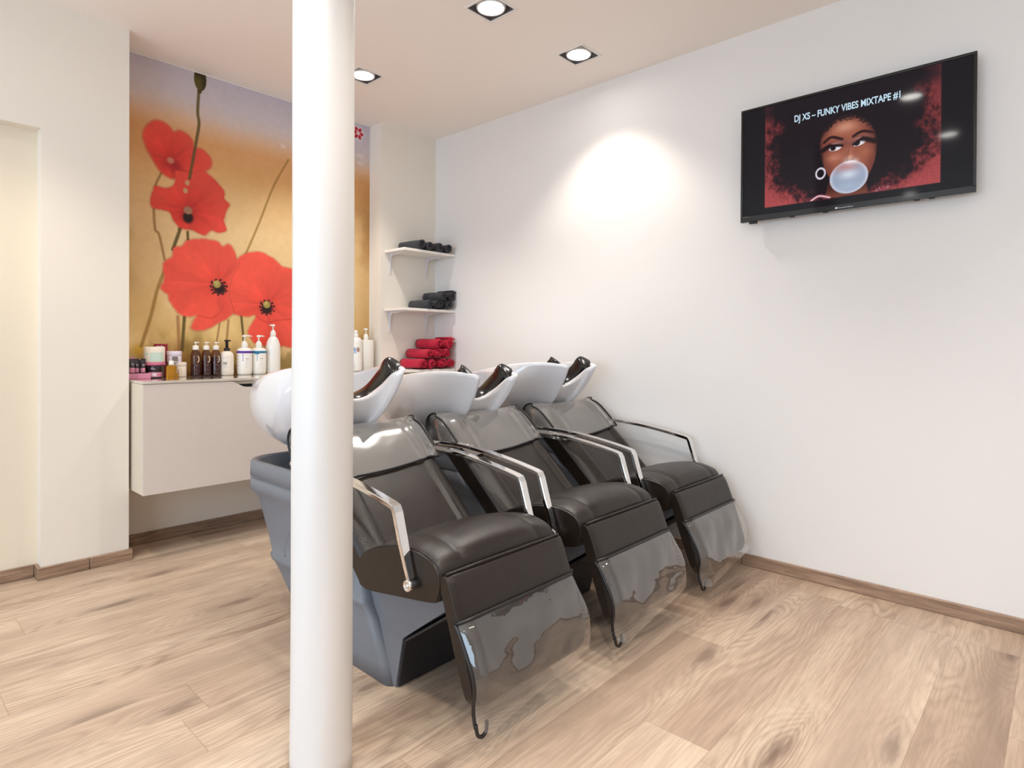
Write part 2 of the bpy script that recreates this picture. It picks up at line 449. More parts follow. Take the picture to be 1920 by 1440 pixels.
# ------------------------------------------------------------------ printed pictures (colour per vertex)
def vnoise(X, Y, seed):
    rs = np.random.RandomState(seed); T = rs.rand(64, 64)
    xi = np.floor(X).astype(int); yi = np.floor(Y).astype(int); fx = X-xi; fy = Y-yi
    fx = fx*fx*(3-2*fx); fy = fy*fy*(3-2*fy)
    g = lambda a, c: T[a % 64, c % 64]
    return (g(xi, yi)*(1-fx)+g(xi+1, yi)*fx)*(1-fy)+(g(xi, yi+1)*(1-fx)+g(xi+1, yi+1)*fx)*fy
def fbm(X, Y, seed, o=4):
    s = 0; a = .5
    for k in range(o): s = s+a*vnoise(X*2**k+7.3*k, Y*2**k+3.1*k, seed+k); a *= .5
    return s/(1-.5**o)
def sdpoly(X, Y, P):
    d = np.full(X.shape, 1e9); ins = np.zeros(X.shape, bool); n = len(P)
    for i in range(n):
        (ax, ay), (bx, by) = P[i], P[(i+1) % n]
        ex, ey = bx-ax, by-ay; t = np.clip(((X-ax)*ex+(Y-ay)*ey)/(ex*ex+ey*ey+1e-12), 0, 1)
        d = np.minimum(d, (X-ax-t*ex)**2+(Y-ay-t*ey)**2)
        c = ((ay > Y) != (by > Y)) & (X < (bx-ax)*(Y-ay)/(by-ay+1e-12)+ax)
        ins ^= c
    d = np.sqrt(d); return np.where(ins, -d, d)
def sdline(X, Y, P):
    d = np.full(X.shape, 1e9)
    for (ax, ay), (bx, by) in zip(P, P[1:]):
        ex, ey = bx-ax, by-ay; t = np.clip(((X-ax)*ex+(Y-ay)*ey)/(ex*ex+ey*ey+1e-12), 0, 1)
        d = np.minimum(d, (X-ax-t*ex)**2+(Y-ay-t*ey)**2)
    return np.sqrt(d)
def sm(e0, e1, x):
    t = np.clip((x-e0)/(e1-e0), 0, 1); return t*t*(3-2*t)
class Paint:
    def __init__(s, X, Y): s.X, s.Y = X, Y; s.C = np.zeros(X.shape+(3,))
    def over(s, col, a):
        col = np.array(col)/255. if not isinstance(col, np.ndarray) else col
        s.C = s.C*(1-a[..., None])+col*a[..., None]
def picture(name, P3, C, mat, parent=None, off=(0,0,0)):
    """grid of points P3 (h, w, 3) with sRGB colours C (h, w, 3)"""
    h, w = C.shape[:2]
    co = (P3-np.array(off)).reshape(-1, 3)
    idx = np.arange(h*w).reshape(h, w)
    q = np.stack([idx[:-1, :-1], idx[:-1, 1:], idx[1:, 1:], idx[1:, :-1]], -1).reshape(-1, 4)
    me = bpy.data.meshes.new(name)
    me.vertices.add(len(co)); me.vertices.foreach_set('co', co.astype(np.float32).ravel())
    me.loops.add(q.size); me.loops.foreach_set('vertex_index', q.astype(np.int32).ravel())
    me.polygons.add(len(q)); me.polygons.foreach_set('loop_start', np.arange(0, q.size, 4, dtype=np.int32))
    me.polygons.foreach_set('loop_total', np.full(len(q), 4, dtype=np.int32))
    me.update(calc_edges=True)
    C = np.clip(C, 0, 1).reshape(-1, 3)
    L = np.where(C <= .04045, C/12.92, ((C+.055)/1.055)**2.4)
    at = me.color_attributes.new('print', 'FLOAT_COLOR', 'POINT')
    at.data.foreach_set('color', np.concatenate([L, np.ones((len(L), 1))], 1).astype(np.float32).ravel())
    me.materials.append(mat)
    o = bpy.data.objects.new(name, me); COL.objects.link(o)
    if parent is not None: o.parent = parent
    return o

POLY={'A': [(1.052, 2.173), (1.067, 2.223), (1.105, 2.265), (1.144, 2.271), (1.18, 2.254), (1.203, 2.228), (1.231, 2.245), (1.272, 2.234), (1.299, 2.205), (1.308, 2.171), (1.353, 2.169), (1.392, 2.137), (1.402, 2.106), (1.392, 2.071), (1.361, 2.048), (1.33, 2.033), (1.284, 2.019), (1.246, 1.992), (1.195, 1.973), (1.159, 1.985), (1.13, 2.007), (1.088, 2.075), (1.067, 2.116)], 'B': [(1.095, 1.875), (1.116, 1.918), (1.159, 1.911), (1.195, 1.926), (1.213, 1.961), (1.209, 2.016), (1.239, 2.022), (1.299, 2.027), (1.361, 2.048), (1.392, 2.03), (1.433, 2.001), (1.473, 1.955), (1.473, 1.913), (1.505, 1.884), (1.49, 1.848), (1.474, 1.782), (1.49, 1.73), (1.441, 1.715), (1.401, 1.719), (1.369, 1.686), (1.323, 1.698), (1.269, 1.705), (1.232, 1.709), (1.199, 1.748), (1.188, 1.782), (1.138, 1.797), (1.095, 1.805)], 'C': [(1.142, 1.366), (1.156, 1.414), (1.152, 1.5), (1.196, 1.544), (1.203, 1.593), (1.24, 1.609), (1.27, 1.641), (1.331, 1.659), (1.393, 1.661), (1.441, 1.659), (1.466, 1.633), (1.499, 1.65), (1.532, 1.624), (1.549, 1.575), (1.558, 1.533), (1.524, 1.478), (1.508, 1.426), (1.499, 1.358), (1.516, 1.291), (1.525, 1.249), (1.491, 1.213), (1.442, 1.187), (1.378, 1.152), (1.331, 1.141), (1.293, 1.154), (1.301, 1.182), (1.324, 1.228), (1.278, 1.22), (1.225, 1.236), (1.203, 1.267), (1.178, 1.305), (1.174, 1.337)], 'D': [(1.495, 1.374), (1.508, 1.435), (1.52, 1.495), (1.549, 1.566), (1.592, 1.604), (1.653, 1.623), (1.716, 1.619), (1.78, 1.591), (1.827, 1.551), (1.884, 1.543), (1.983, 1.538), (2.085, 1.5), (2.139, 1.399), (2.118, 1.264), (2.035, 1.148), (1.935, 1.054), (1.791, 1.058), (1.663, 1.066), (1.615, 1.144), (1.663, 1.237), (1.61, 1.233), (1.55, 1.241), (1.516, 1.265)]}
STEMS=[([(1.333, 2.498), (1.327, 2.374), (1.334, 2.311), (1.32, 2.21), (1.284, 1.991)], 0.012, 0), ([(1.144, 1.998), (1.12, 1.942), (1.111, 1.909)], 0.01, 1), ([(1.104, 1.791), (1.111, 1.684), (1.131, 1.654), (1.158, 1.524)], 0.01, 1), ([(1.232, 1.701), (1.236, 1.701), (1.199, 1.584)], 0.013, 0), ([(1.275, 1.691), (1.277, 1.646)], 0.011, 0), ([(1.868, 2.229), (1.769, 2.037), (1.684, 1.81), (1.609, 1.626), (1.596, 1.601)], 0.01, 2), ([(1.163, 1.478), (1.124, 1.364), (1.089, 1.207), (1.045, 1.052)], 0.013, 2), ([(1.225, 1.216), (1.233, 1.02)], 0.013, 3), ([(1.259, 1.217), (1.247, 1.028)], 0.013, 0), ([(1.574, 1.238), (1.593, 1.053)], 0.01, 0), ([(1.5, 1.205), (1.488, 1.07)], 0.01, 3), ([(1.45, 1.187), (1.433, 1.078)], 0.008, 3)]
CENT={'A': ((1.187, 2.07), (1.209, 2.039)), 'B': ((1.277, 1.812), (1.277, 1.771)), 'C': ((1.434, 1.412), (1.452, 1.38)), 'D': ((1.73, 1.309), (1.73, 1.277))}
SMALL=[(1.273, 1.965), (1.263, 1.919)]
BUD=[(1.34, 2.556)]
EMB=[(2.362, 2.554), (2.391, 2.551), (2.403, 2.525), (2.388, 2.502), (2.36, 2.506), (2.349, 2.531)]
TXM=[(2.418, 2.365), (2.418, 2.313), (1.85, 2.295), (1.794, 2.292)]
TV={'corners': [(1.178, 2.197), (0.27, 2.202), (1.17, 1.662), (0.268, 1.662)], 'screen': [(1.165, 2.184), (0.278, 2.189), (1.161, 1.68), (0.274, 1.681)], 'pic': [(1.064, 2.186), (0.384, 2.188), (1.06, 1.718), (0.38, 1.719)], 'face': [(0.811, 2.009), (0.795, 2.029), (0.758, 2.058), (0.716, 2.065), (0.68, 2.056), (0.645, 2.03), (0.62, 1.993), (0.607, 1.951), (0.605, 1.895), (0.614, 1.841), (0.633, 1.797), (0.658, 1.759), (0.709, 1.731), (0.756, 1.765), (0.783, 1.81), (0.805, 1.861), (0.816, 1.916), (0.823, 1.965)], 'bub': [(0.708, 1.801), (0.635, 1.787), (0.709, 1.871)], 'neck': [(0.783, 1.793), (0.643, 1.779), (0.633, 1.719), (0.804, 1.721)], 'eyes': [(0.762, 1.935), (0.668, 1.938)], 'browL': [(0.806, 1.968), (0.776, 1.985), (0.734, 1.967)], 'browR': [(0.691, 1.97), (0.657, 1.984), (0.619, 1.971)], 'lashL': [(0.811, 1.934), (0.784, 1.948), (0.734, 1.94)], 'lashR': [(0.69, 1.935), (0.654, 1.952), (0.612, 1.933)], 'nose': [(0.705, 1.933), (0.716, 1.88), (0.697, 1.869), (0.679, 1.878)], 'hl': [(0.721, 2.011)], 'ear': [(0.828, 1.86), (0.814, 1.816)], 'cloth': [(0.858, 1.72), (0.825, 1.736), (0.782, 1.723)], 'cloth2': [(0.603, 1.728), (0.56, 1.729)], 'text': [(0.931, 2.09), (0.521, 2.088), (0.931, 2.119), (0.521, 2.117)], 'logo': [(0.759, 1.673), (0.685, 1.672)], 'afro': [(0.71, 1.917), (1.023, 1.972), (0.423, 1.909), (0.712, 2.135)], 'foot': [(1.135, 1.652), (1.101, 1.658)]}


def smooth_poly(P, n=5): return [(v.x, v.y) for v in catmull([(a, c, 0) for a, c in P], n, True)]
def smooth_line(P, n=8): return [(v.x, v.y) for v in catmull([(a, c, 0) for a, c in P], n)]

def mural():
    X0, X1, Z0, Z1 = NX0+.002, NX1-.006, .40, H-.006
    zs = np.concatenate([np.linspace(Z0, .86, 20), np.linspace(.864, Z1, 500)])
    X, Z = np.meshgrid(np.linspace(X0, X1, 450), zs)
    p = Paint(X, Z)
    n1 = fbm(X*3.2, Z*2.1, 3); n2 = fbm(X*9, Z*4.2, 11); n3 = fbm(X*40, Z*40, 21)
    # blurred evening field: lavender sky, orange haze, straw below
    zz = Z + (n1-.5)*.06 + .03*(X-1.3)
    st = [(.4, (184, 150, 96)), (.95, (190, 154, 92)), (1.10, (216, 182, 118)), (1.25, (218, 184, 124)), (1.45, (222, 190, 136)), (1.75, (226, 192, 140)), (1.95, (220, 178, 122)), (2.10, (210, 156, 98)), (2.22, (208, 152, 98)), (2.30, (212, 172, 140)), (2.37, (206, 188, 180)), (2.45, (200, 190, 194)), (2.6, (192, 184, 194))]
    for k in range(3): p.C[..., k] = np.interp(zz, [a for a, _ in st], [c[k]/255. for _, c in st])
    low = sm(1.95, 1.2, Z)
    p.over((232, 204, 158), low*sm(.52, .78, n1)*.6)
    p.over((150, 106, 50), sm(2.25, 1.9, Z)*sm(.50, .26, n1)*.55)
    p.over((120, 98, 40), sm(1.25, .95, Z)*sm(.52, .75, n2)*.65)
    p.over((238, 208, 140), sm(1.34, 1.05, Z)*sm(.52, .28, n2)*.9)
    p.over((150, 96, 44), sm(2.2, 2.0, X)*0+sm(2.30, 2.47, X)*sm(2.3, 2.1, Z)*.25)
    # pale straw plume at the lower left
    p.over((246, 220, 160), np.exp(-(((X-.985)/.035)**2+((Z-1.07)/.07)**2))*.9)
    p.over((226, 170, 40), np.exp(-(((X-1.03)/.03)**2+((Z-1.03)/.03)**2))*.7)
    sc = [(92, 76, 36), (138, 98, 52), (146, 108, 48), (150, 104, 62)]
    def stem(s):
        P, w, k = s; d = sdline(X, Z, smooth_line(P) if len(P) > 2 else P)
        p.over(sc[k], sm(w*.95, w*.35, d)*(.9 if k == 0 else .7))
    for s in STEMS[1:]: stem(s)
    for kx in ('A', 'B', 'D', 'C'):
        P = smooth_poly(POLY[kx], 4)
        wob = (fbm(X*24, Z*24, 31)-.5)*.014
        d = sdpoly(X, Z, P)+wob*(kx != 'A')
        soft = .010 if kx == 'A' else .004
        a = sm(soft, -soft, d)
        (cx, cz), (dx, dz) = CENT[kx]
        ang = np.arctan2(Z-cz, X-cx); rad = np.hypot(X-cx, Z-cz)
        vein = fbm(ang*7., rad*3.+ang*0, 41, 3); fold = fbm(ang*2.2+5, rad*5, 47, 3)
        base = np.array((216, 62, 50) if kx in 'AB' else (230, 80, 64))/255.
        colr = np.ones(X.shape+(3,))*base
        colr *= (1.0+.24*(fold-.5)+.09*(vein-.5))[..., None]
        colr += (np.array((240, 96, 76))/255.-colr)*(sm(.05, .2, rad)*.35)[..., None]
        colr += (np.array((150, 28, 30))/255.-colr)*(np.exp(-(rad/.05)**2)*(.5 if kx in 'AB' else .2))[..., None]
        p.over((150, 40, 30), a*0+sm(.014, .0, np.abs(d))*.25*(d > 0))
        p.C = p.C*(1-a[..., None])+np.clip(colr, 0, 1)*a[..., None]
        edge = a*sm(.012, .0, np.abs(d))
        p.over((236, 104, 84) if kx in 'CD' else (200, 52, 44), edge*.35)
        if kx in 'CD':
            for q in range(46):
                an = q*2.399; rr = .02+.034*((q*37) % 46)/46.
                ex, ez = dx*.4+cx*.6+math.cos(an)*rr, dz*.5+cz*.5+math.sin(an)*rr*.9
                p.over((70, 20, 24), sm(.0026, .001, sdline(X, Z, [(cx*.6+dx*.4, cz*.5+dz*.5), (ex, ez)]))*.6)
                p.over((48, 18, 24), sm(.0075, .003, np.hypot(X-ex, Z-ez)))
            p.over((36, 18, 20), sm(.046, .014, np.hypot((X-dx), (Z-dz)*1.25))*.92)
            p.over((168, 150, 78), sm(.026, .018, np.hypot(X-cx, Z-cz)))
            p.over((206, 190, 120), sm(.014, .006, np.hypot(X-cx+.005, Z-cz-.006))*.6)
            p.over((112, 100, 44), sm(.26, .0, np.abs(np.sin(ang*4)))*sm(.026, .012, np.abs(rad-.014))*.5*(rad < .024))
        else:
            p.over((120, 16, 20), sm(.05, .01, np.hypot(X-dx, Z-dz))*.45)
            if kx == 'B':
                p.over((30, 16, 14), sm(.034, .018, np.hypot(X-dx, (Z-dz)*.9))*.95)
                p.over((160, 118, 92), sm(.029, .016, np.hypot(X-cx, Z-cz)))
            else: p.over((196, 130, 104), sm(.024, .012, np.hypot(X-cx, (Z-cz)*1.1))*.9)
    # lower fold of the big poppies
    p.over((196, 56, 46), sm(.010, .0, sdline(X, Z, smooth_line([(1.663, 1.237), (1.73, 1.20), (1.80, 1.215), (1.90, 1.225)])))*.45)
    p.over((204, 60, 50), sm(.008, .0, sdline(X, Z, smooth_line([(1.324, 1.228), (1.40, 1.215), (1.45, 1.25), (1.47, 1.29)])))*.45)
    stem(STEMS[0])
    for cx, cz in SMALL: p.over((196, 152, 110), sm(.016, .008, np.hypot(X-cx, (Z-cz)*.8)))
    bx, bz = BUD[0]
    d = np.hypot((X-bx)/.034, (Z-bz-.006)/.066)
    tw = sm(1.05, .9, d); p.over((84, 76, 30), tw); p.over((44, 38, 18), tw*sm(-.2, .9, (X-bx)/.034)*.8); p.over((52, 44, 18), sm(2.55, 2.60, Z)*tw)
    p.over((70, 62, 28), sm(.014, .009, np.hypot(X-bx+.003, Z-bz+.062)))
    # printed emblem: ring of six red petals with pale edge
    ex = sum(a for a, _ in EMB)/6; ez = sum(c for _, c in EMB)/6
    p.over((214, 214, 220), sm(.075, .02, np.hypot(X-ex, Z-ez))*.6)
    for i, (a, c) in enumerate(EMB):
        ra = math.atan2(c-ez, a-ex); ca, sa = math.cos(ra), math.sin(ra)
        u = (X-a)*ca+(Z-c)*sa; v = -(X-a)*sa+(Z-c)*ca
        d = np.hypot(u/(.0165), v/(.0122*(1-.25*u/.0165)))
        p.over((240, 200, 204), sm(1.45, 1.1, d)*.8); p.over((178, 24, 40), sm(1.06, .9, d))
    p.C *= (1+(n3-.5)*.05)[..., None]
    t = NT('mural_print'); at = t.n('VertexColor', layer_name='print').outputs[0]
    m = t.end(t.pbr(Base_Color=at, Roughness=.5, Specular_IOR_Level=.3))
    r = thing('wall_mural', 'large photo mural of red poppies filling the niche above the cabinet', 'mural', ((X0+X1)/2, YM, .40))
    P3 = np.stack([X, np.full(X.shape, YM-.0045), Z], -1)
    loc = ((X0+X1)/2, YM, .40)
    picture('print_sheet', P3, p.C, m, r, loc)
    b = B()
    b.box(X0, X1, YM-.004, YM-.0005, Z0, Z1, 0)
    b.done('backing_panel', M_WHITEP2, r, loc)
    b = B()
    b.box(X0-.001, X1+.001, YM-.008, YM-.0005, Z1, Z1+.005); b.box(X1, X1+.005, YM-.008, YM-.0005, Z0, Z1)
    b.done('edge_trim', M_LAMPW, r, loc)
    # faint white lettering
    tm = simple('faint_white_lettering', rgb(232, 220, 214), .6)
    for s, (x, z), al, sz, xx in ((('ala', TXM[2], 'RIGHT', .040, .8), ('una', TXM[0], 'RIGHT', .05, .8), ('ncy', TXM[1], 'RIGHT', .045, .8))):
        M = Matrix.Translation((x-loc[0], -.0052, z-loc[2])) @ Matrix.Rotation(PI/2, 4, 'X')
        text('lettering', s, tm, r, M, sz, .0003, al, xx)
mural()

# ------------------------------------------------------------------ television
def television():
    XT = 2.9
    Y0, Y1, Z0, Z1 = .269, 1.175, 1.662, 2.199
    loc = (XR, (Y0+Y1)/2, 1.92)
    r = thing('flat_screen_tv', 'black flat television on the right wall showing a woman blowing bubble gum', 'television', loc)
    mb = simple('glossy_black_plastic', rgb(8, 8, 10), .14, coat=.25, bscale=5.)
    b = B()
    w = .011
    b.box(XT, XT+.022, Y0, Y1, Z0, Z0+.026, .002); b.box(XT, XT+.022, Y0, Y1, Z1-w, Z1, .002)
    b.box(XT, XT+.022, Y0, Y0+w, Z0+.02, Z1-w+.002, .002); b.box(XT, XT+.022, Y1-w, Y1, Z0+.02, Z1-w+.002, .002)
    bz = b.done('bezel', mb, r, loc)
    b = B(); b.box(XT+.006, XT+.03, Y0+.004, Y1-.004, Z0+.004, Z1-.004, .004); b.box(XT+.03, XT+.05, Y0+.16, Y1-.16, Z0+.03, Z1-.16, .008)
    b.done('back_housing', M_BLACK, r, loc)
    b = B(); b.box(XT+.05, XR-.0005, .62, .84, 1.80, 2.02, .003); b.done('wall_bracket', M_BLACK, r, loc)
    b = B(); b.box(XT+.006, XT+.02, 1.10, 1.136, Z0-.009, Z0+.002, .002); b.done('sensor_foot', M_BLACK, r, loc)
    for y in (.93, .79, .40, .45):
        b = B(); b.box(XT+.004, XT+.016, y, y+.02, Z0-.003, Z0+.001, .0008); b.done('port_tab', M_BLACK, r, loc)
    # picture on the screen
    Yg, Zg = np.meshgrid(np.linspace(Y1-w, Y0+w, 470), np.linspace(Z0+.026, Z1-w, 270))
    p = Paint(Yg, Zg); p.C[:] = np.array((15, 14, 20))/255.
    U = -Yg                                             # picture x grows to the right
    px0, px1, pz0, pz1 = -1.062, -.382, 1.7185, 2.187
    n = fbm(U*26, Zg*26, 5, 4); nf = fbm(U*130, Zg*130, 9, 3)
    inp = sm(.002, -.002, np.maximum(np.maximum(px0-U, U-px1), np.maximum(pz0-Zg, Zg-pz1)))
    bg = np.zeros(p.C.shape)
    f = np.clip((2.187-Zg)/.47, 0, 1)
    for k, (a, c) in enumerate(zip((96, 40, 44), (168, 70, 72))): bg[..., k] = (a+(c-a)*f)/255.
    strand = sm(.40, .66, nf)
    bg = bg*(1+(.34*(fbm(U*260, Zg*260, 19, 2)-.5))*sm(1.5, .95, np.hypot((U+.722)/.32, (Zg-1.93)/.3)))[..., None]
    p.C = p.C*(1-inp[..., None])+bg*inp[..., None]
    # big round hair with a frayed, back-lit edge
    cx, cz = -.722, 1.93
    d = np.hypot((U-cx)/np.where(U > cx, .318, .335), (Zg-cz)/np.where(Zg > cz, .42, .225))
    ns = fbm(U*75+Zg*20, Zg*48-U*30, 15, 3)
    d2 = d+(n-.5)*.30+(ns-.5)*.22+(nf-.5)*.10
    p.over((126, 50, 50), inp*sm(1.22, .98, d2)*.6)
    p.over((60, 20, 28), inp*sm(1.12, .92, d2)*.8)
    p.over((20, 12, 20), inp*sm(1.02, .84, d2))
    p.over((18, 14, 22), inp*sm(2.10, 2.16, Zg)*sm(1.35, 1.0, d))
    p.over((52, 50, 86), inp*sm(.70, .82, nf)*np.exp(-(((U+.79)/.04)**2+((Zg-2.06)/.05)**2))*.9)
    p.over((60, 56, 92), inp*sm(.66, .80, nf)*np.exp(-(((U+.84)/.03)**2+((Zg-1.97)/.03)**2))*.9)
    u = lambda q: [(-a, c) for a, c in q]
    # neck and shoulders
    nk = sdpoly(U, Zg, u(TV['neck'])); p.over((116, 62, 46), inp*sm(.004, -.004, nk))
    p.over((58, 26, 24), inp*sm(.004, -.004, nk)*np.exp(-((Zg-1.765)/.025)**2)*.8)
    # face
    fp = smooth_poly(u(TV['face']), 4); fd = sdpoly(U, Zg, fp); fa = inp*sm(.003, -.003, fd)
    p.over((150, 84, 64), fa)
    p.over((104, 52, 44), fa*sm(-.045, .0, fd)*.75)
    for (x, z, s1, s2, a, c) in ((-.721, 2.018, .045, .024, .95, (198, 140, 116)), (-.704, 1.925, .012, .04, .7, (178, 110, 86)), (-.765, 1.893, .03, .018, .8, (188, 124, 100)), (-.645, 1.893, .026, .02, .55, (172, 104, 80)), (-.705, 1.884, .014, .010, .8, (206, 150, 124))):
        p.over(c, fa*np.exp(-(((U-x)/s1)**2+((Zg-z)/s2)**2))*a)
    p.over((92, 44, 36), fa*sm(.009, .0, sdline(U, Zg, u(TV['nose'])[:2]))*.28)
    for (x, z) in ((-.713, 1.872), (-.693, 1.871)): p.over((60, 24, 22), fa*np.exp(-(((U-x)/.006)**2+((Zg-z)/.0035)**2))*.9)
    p.over((110, 52, 44), fa*np.exp(-(((U+.703)/.022)**2+((Zg-1.868)/.004)**2))*.6)
    p.over((24, 13, 18), fa*sm(-.020, -.001, fd+(nf-.5)*.03)*sm(1.975, 2.035, Zg))
    p.over((24, 13, 18), fa*sm(-.010, .002, fd+(nf-.5)*.012)*sm(1.86, 1.93, Zg)*.8)
    for bk in ('browL', 'browR'):
        p.over((40, 18, 18), fa*sm(.0085, .003, sdline(U, Zg, smooth_line(u(TV[bk])))))
    for ek, lk, sgn in (('eyes', 'lashL', 0), ('eyes', 'lashR', 1)):
        x, z = u(TV['eyes'])[sgn]
        tilt = .16 if sgn else .02
        zz = Zg-z-(U-x)*tilt
        p.over((92, 48, 52), fa*np.exp(-(((U-x)/.044)**2+((zz-.012)/.018)**2))*.8)
        p.over((196, 150, 150), fa*np.exp(-(((U-x)/.028)**2+((zz-.020)/.005)**2))*.55)
        e = np.hypot((U-x)/.026, zz/.0125)
        p.over((222, 218, 224), fa*sm(1.05, .9, e))
        p.over((28, 14, 16), fa*sm(1.05, .9, e)*sm(.0125, .0095, np.hypot(U-x+.008, zz-.001)))
        p.over((22, 10, 14), fa*sm(.0075, .003, sdline(U, Zg, smooth_line(u(TV[lk])))))
        p.over((24, 12, 16), inp*sm(.016, .004, sdline(U, Zg, u(TV[lk])[:2] if sgn == 0 else u(TV[lk])[1:]))*.85)
    # ear ring, collar
    p.over((214, 206, 220), inp*sm(.005, .002, np.abs(np.hypot(U+.820, (Zg-1.835)*.8)-.018)))
    p.over((150, 70, 86), inp*sm(.010, .004, sdline(U, Zg, smooth_line(u(TV['cloth']))))); p.over((236, 222, 226), inp*sm(.0035, .001, sdline(U, Zg, smooth_line(u(TV['cloth'])))))
    p.over((170, 110, 128), inp*sm(.012, .002, sdline(U, Zg, u(TV['cloth2'])))*.9*sm(.4, .6, nf))
    # bubble
    x, z = -.708, 1.799
    e = np.hypot((U-x)/.0745, (Zg-z)/.0695)
    ba = inp*sm(1.02, .97, e)
    p.over((150, 160, 184), ba); p.over((206, 206, 220), ba*sm(.75, 1.0, e)*.8)
    p.over((186, 126, 124), ba*np.exp(-(((U-x+.01)/.05)**2+((Zg-z-.045)/.022)**2))*.85)
    p.over((206, 216, 228), ba*np.exp(-(((U-x)/.035)**2+((Zg-z-.012)/.02)**2))*.9)
    p.over((168, 188, 208), ba*np.exp(-(((U-x)/.055)**2+((Zg-z+.04)/.02)**2))*.6)
    t = NT('lit_screen'); at = t.n('VertexColor', layer_name='print').outputs[0]
    pr = t.n('BsdfPrincipled', ins={'Base Color': (.004, .004, .005, 1), 'Roughness': .06, 'Specular IOR Level': .22, 'Emission Color': at, 'Emission Strength': SCREEN}).outputs[0]
    m = t.end(pr)
    P3 = np.stack([np.full(Yg.shape, XT+.0045), Yg, Zg], -1)
    picture('screen', P3, p.C, m, r, loc)
    mt = emit_mat('lit_title', rgb(196, 222, 238), SCREEN)
    # right-wall frame: text x runs towards -Y, up is +Z, facing -X
    RM = Matrix(((0, 0, -1, 0), (-1, 0, 0, 0), (0, 1, 0, 0), (0, 0, 0, 1)))
    M = Matrix.Translation((XT+.0036-loc[0], .933-loc[1], 2.0885-loc[2])) @ RM
    tx = text('title_text', 'DJ XS \u2013 FUNKY VIBES MIXTAPE #1', mt, r, M, .0415, .0003, 'LEFT', .60, .0009, .412)
    ml = simple('silver_lettering', rgb(206, 206, 210), .3, bscale=5.)
    M = Matrix.Translation((XT-.0006-loc[0], .7475-loc[1], 1.6685-loc[2])) @ RM
    lt = text('maker_lettering', 'Continental Edison', ml, r, M, .0085, .0003, 'LEFT', .9)
    b = B(); b.box(XT-.0008, XT+.0005, .7495, .7585, 1.668, 1.6755)
    b.done('maker_emblem', ml, r, loc)
SCREEN = 1.0/2**EXPO
television()
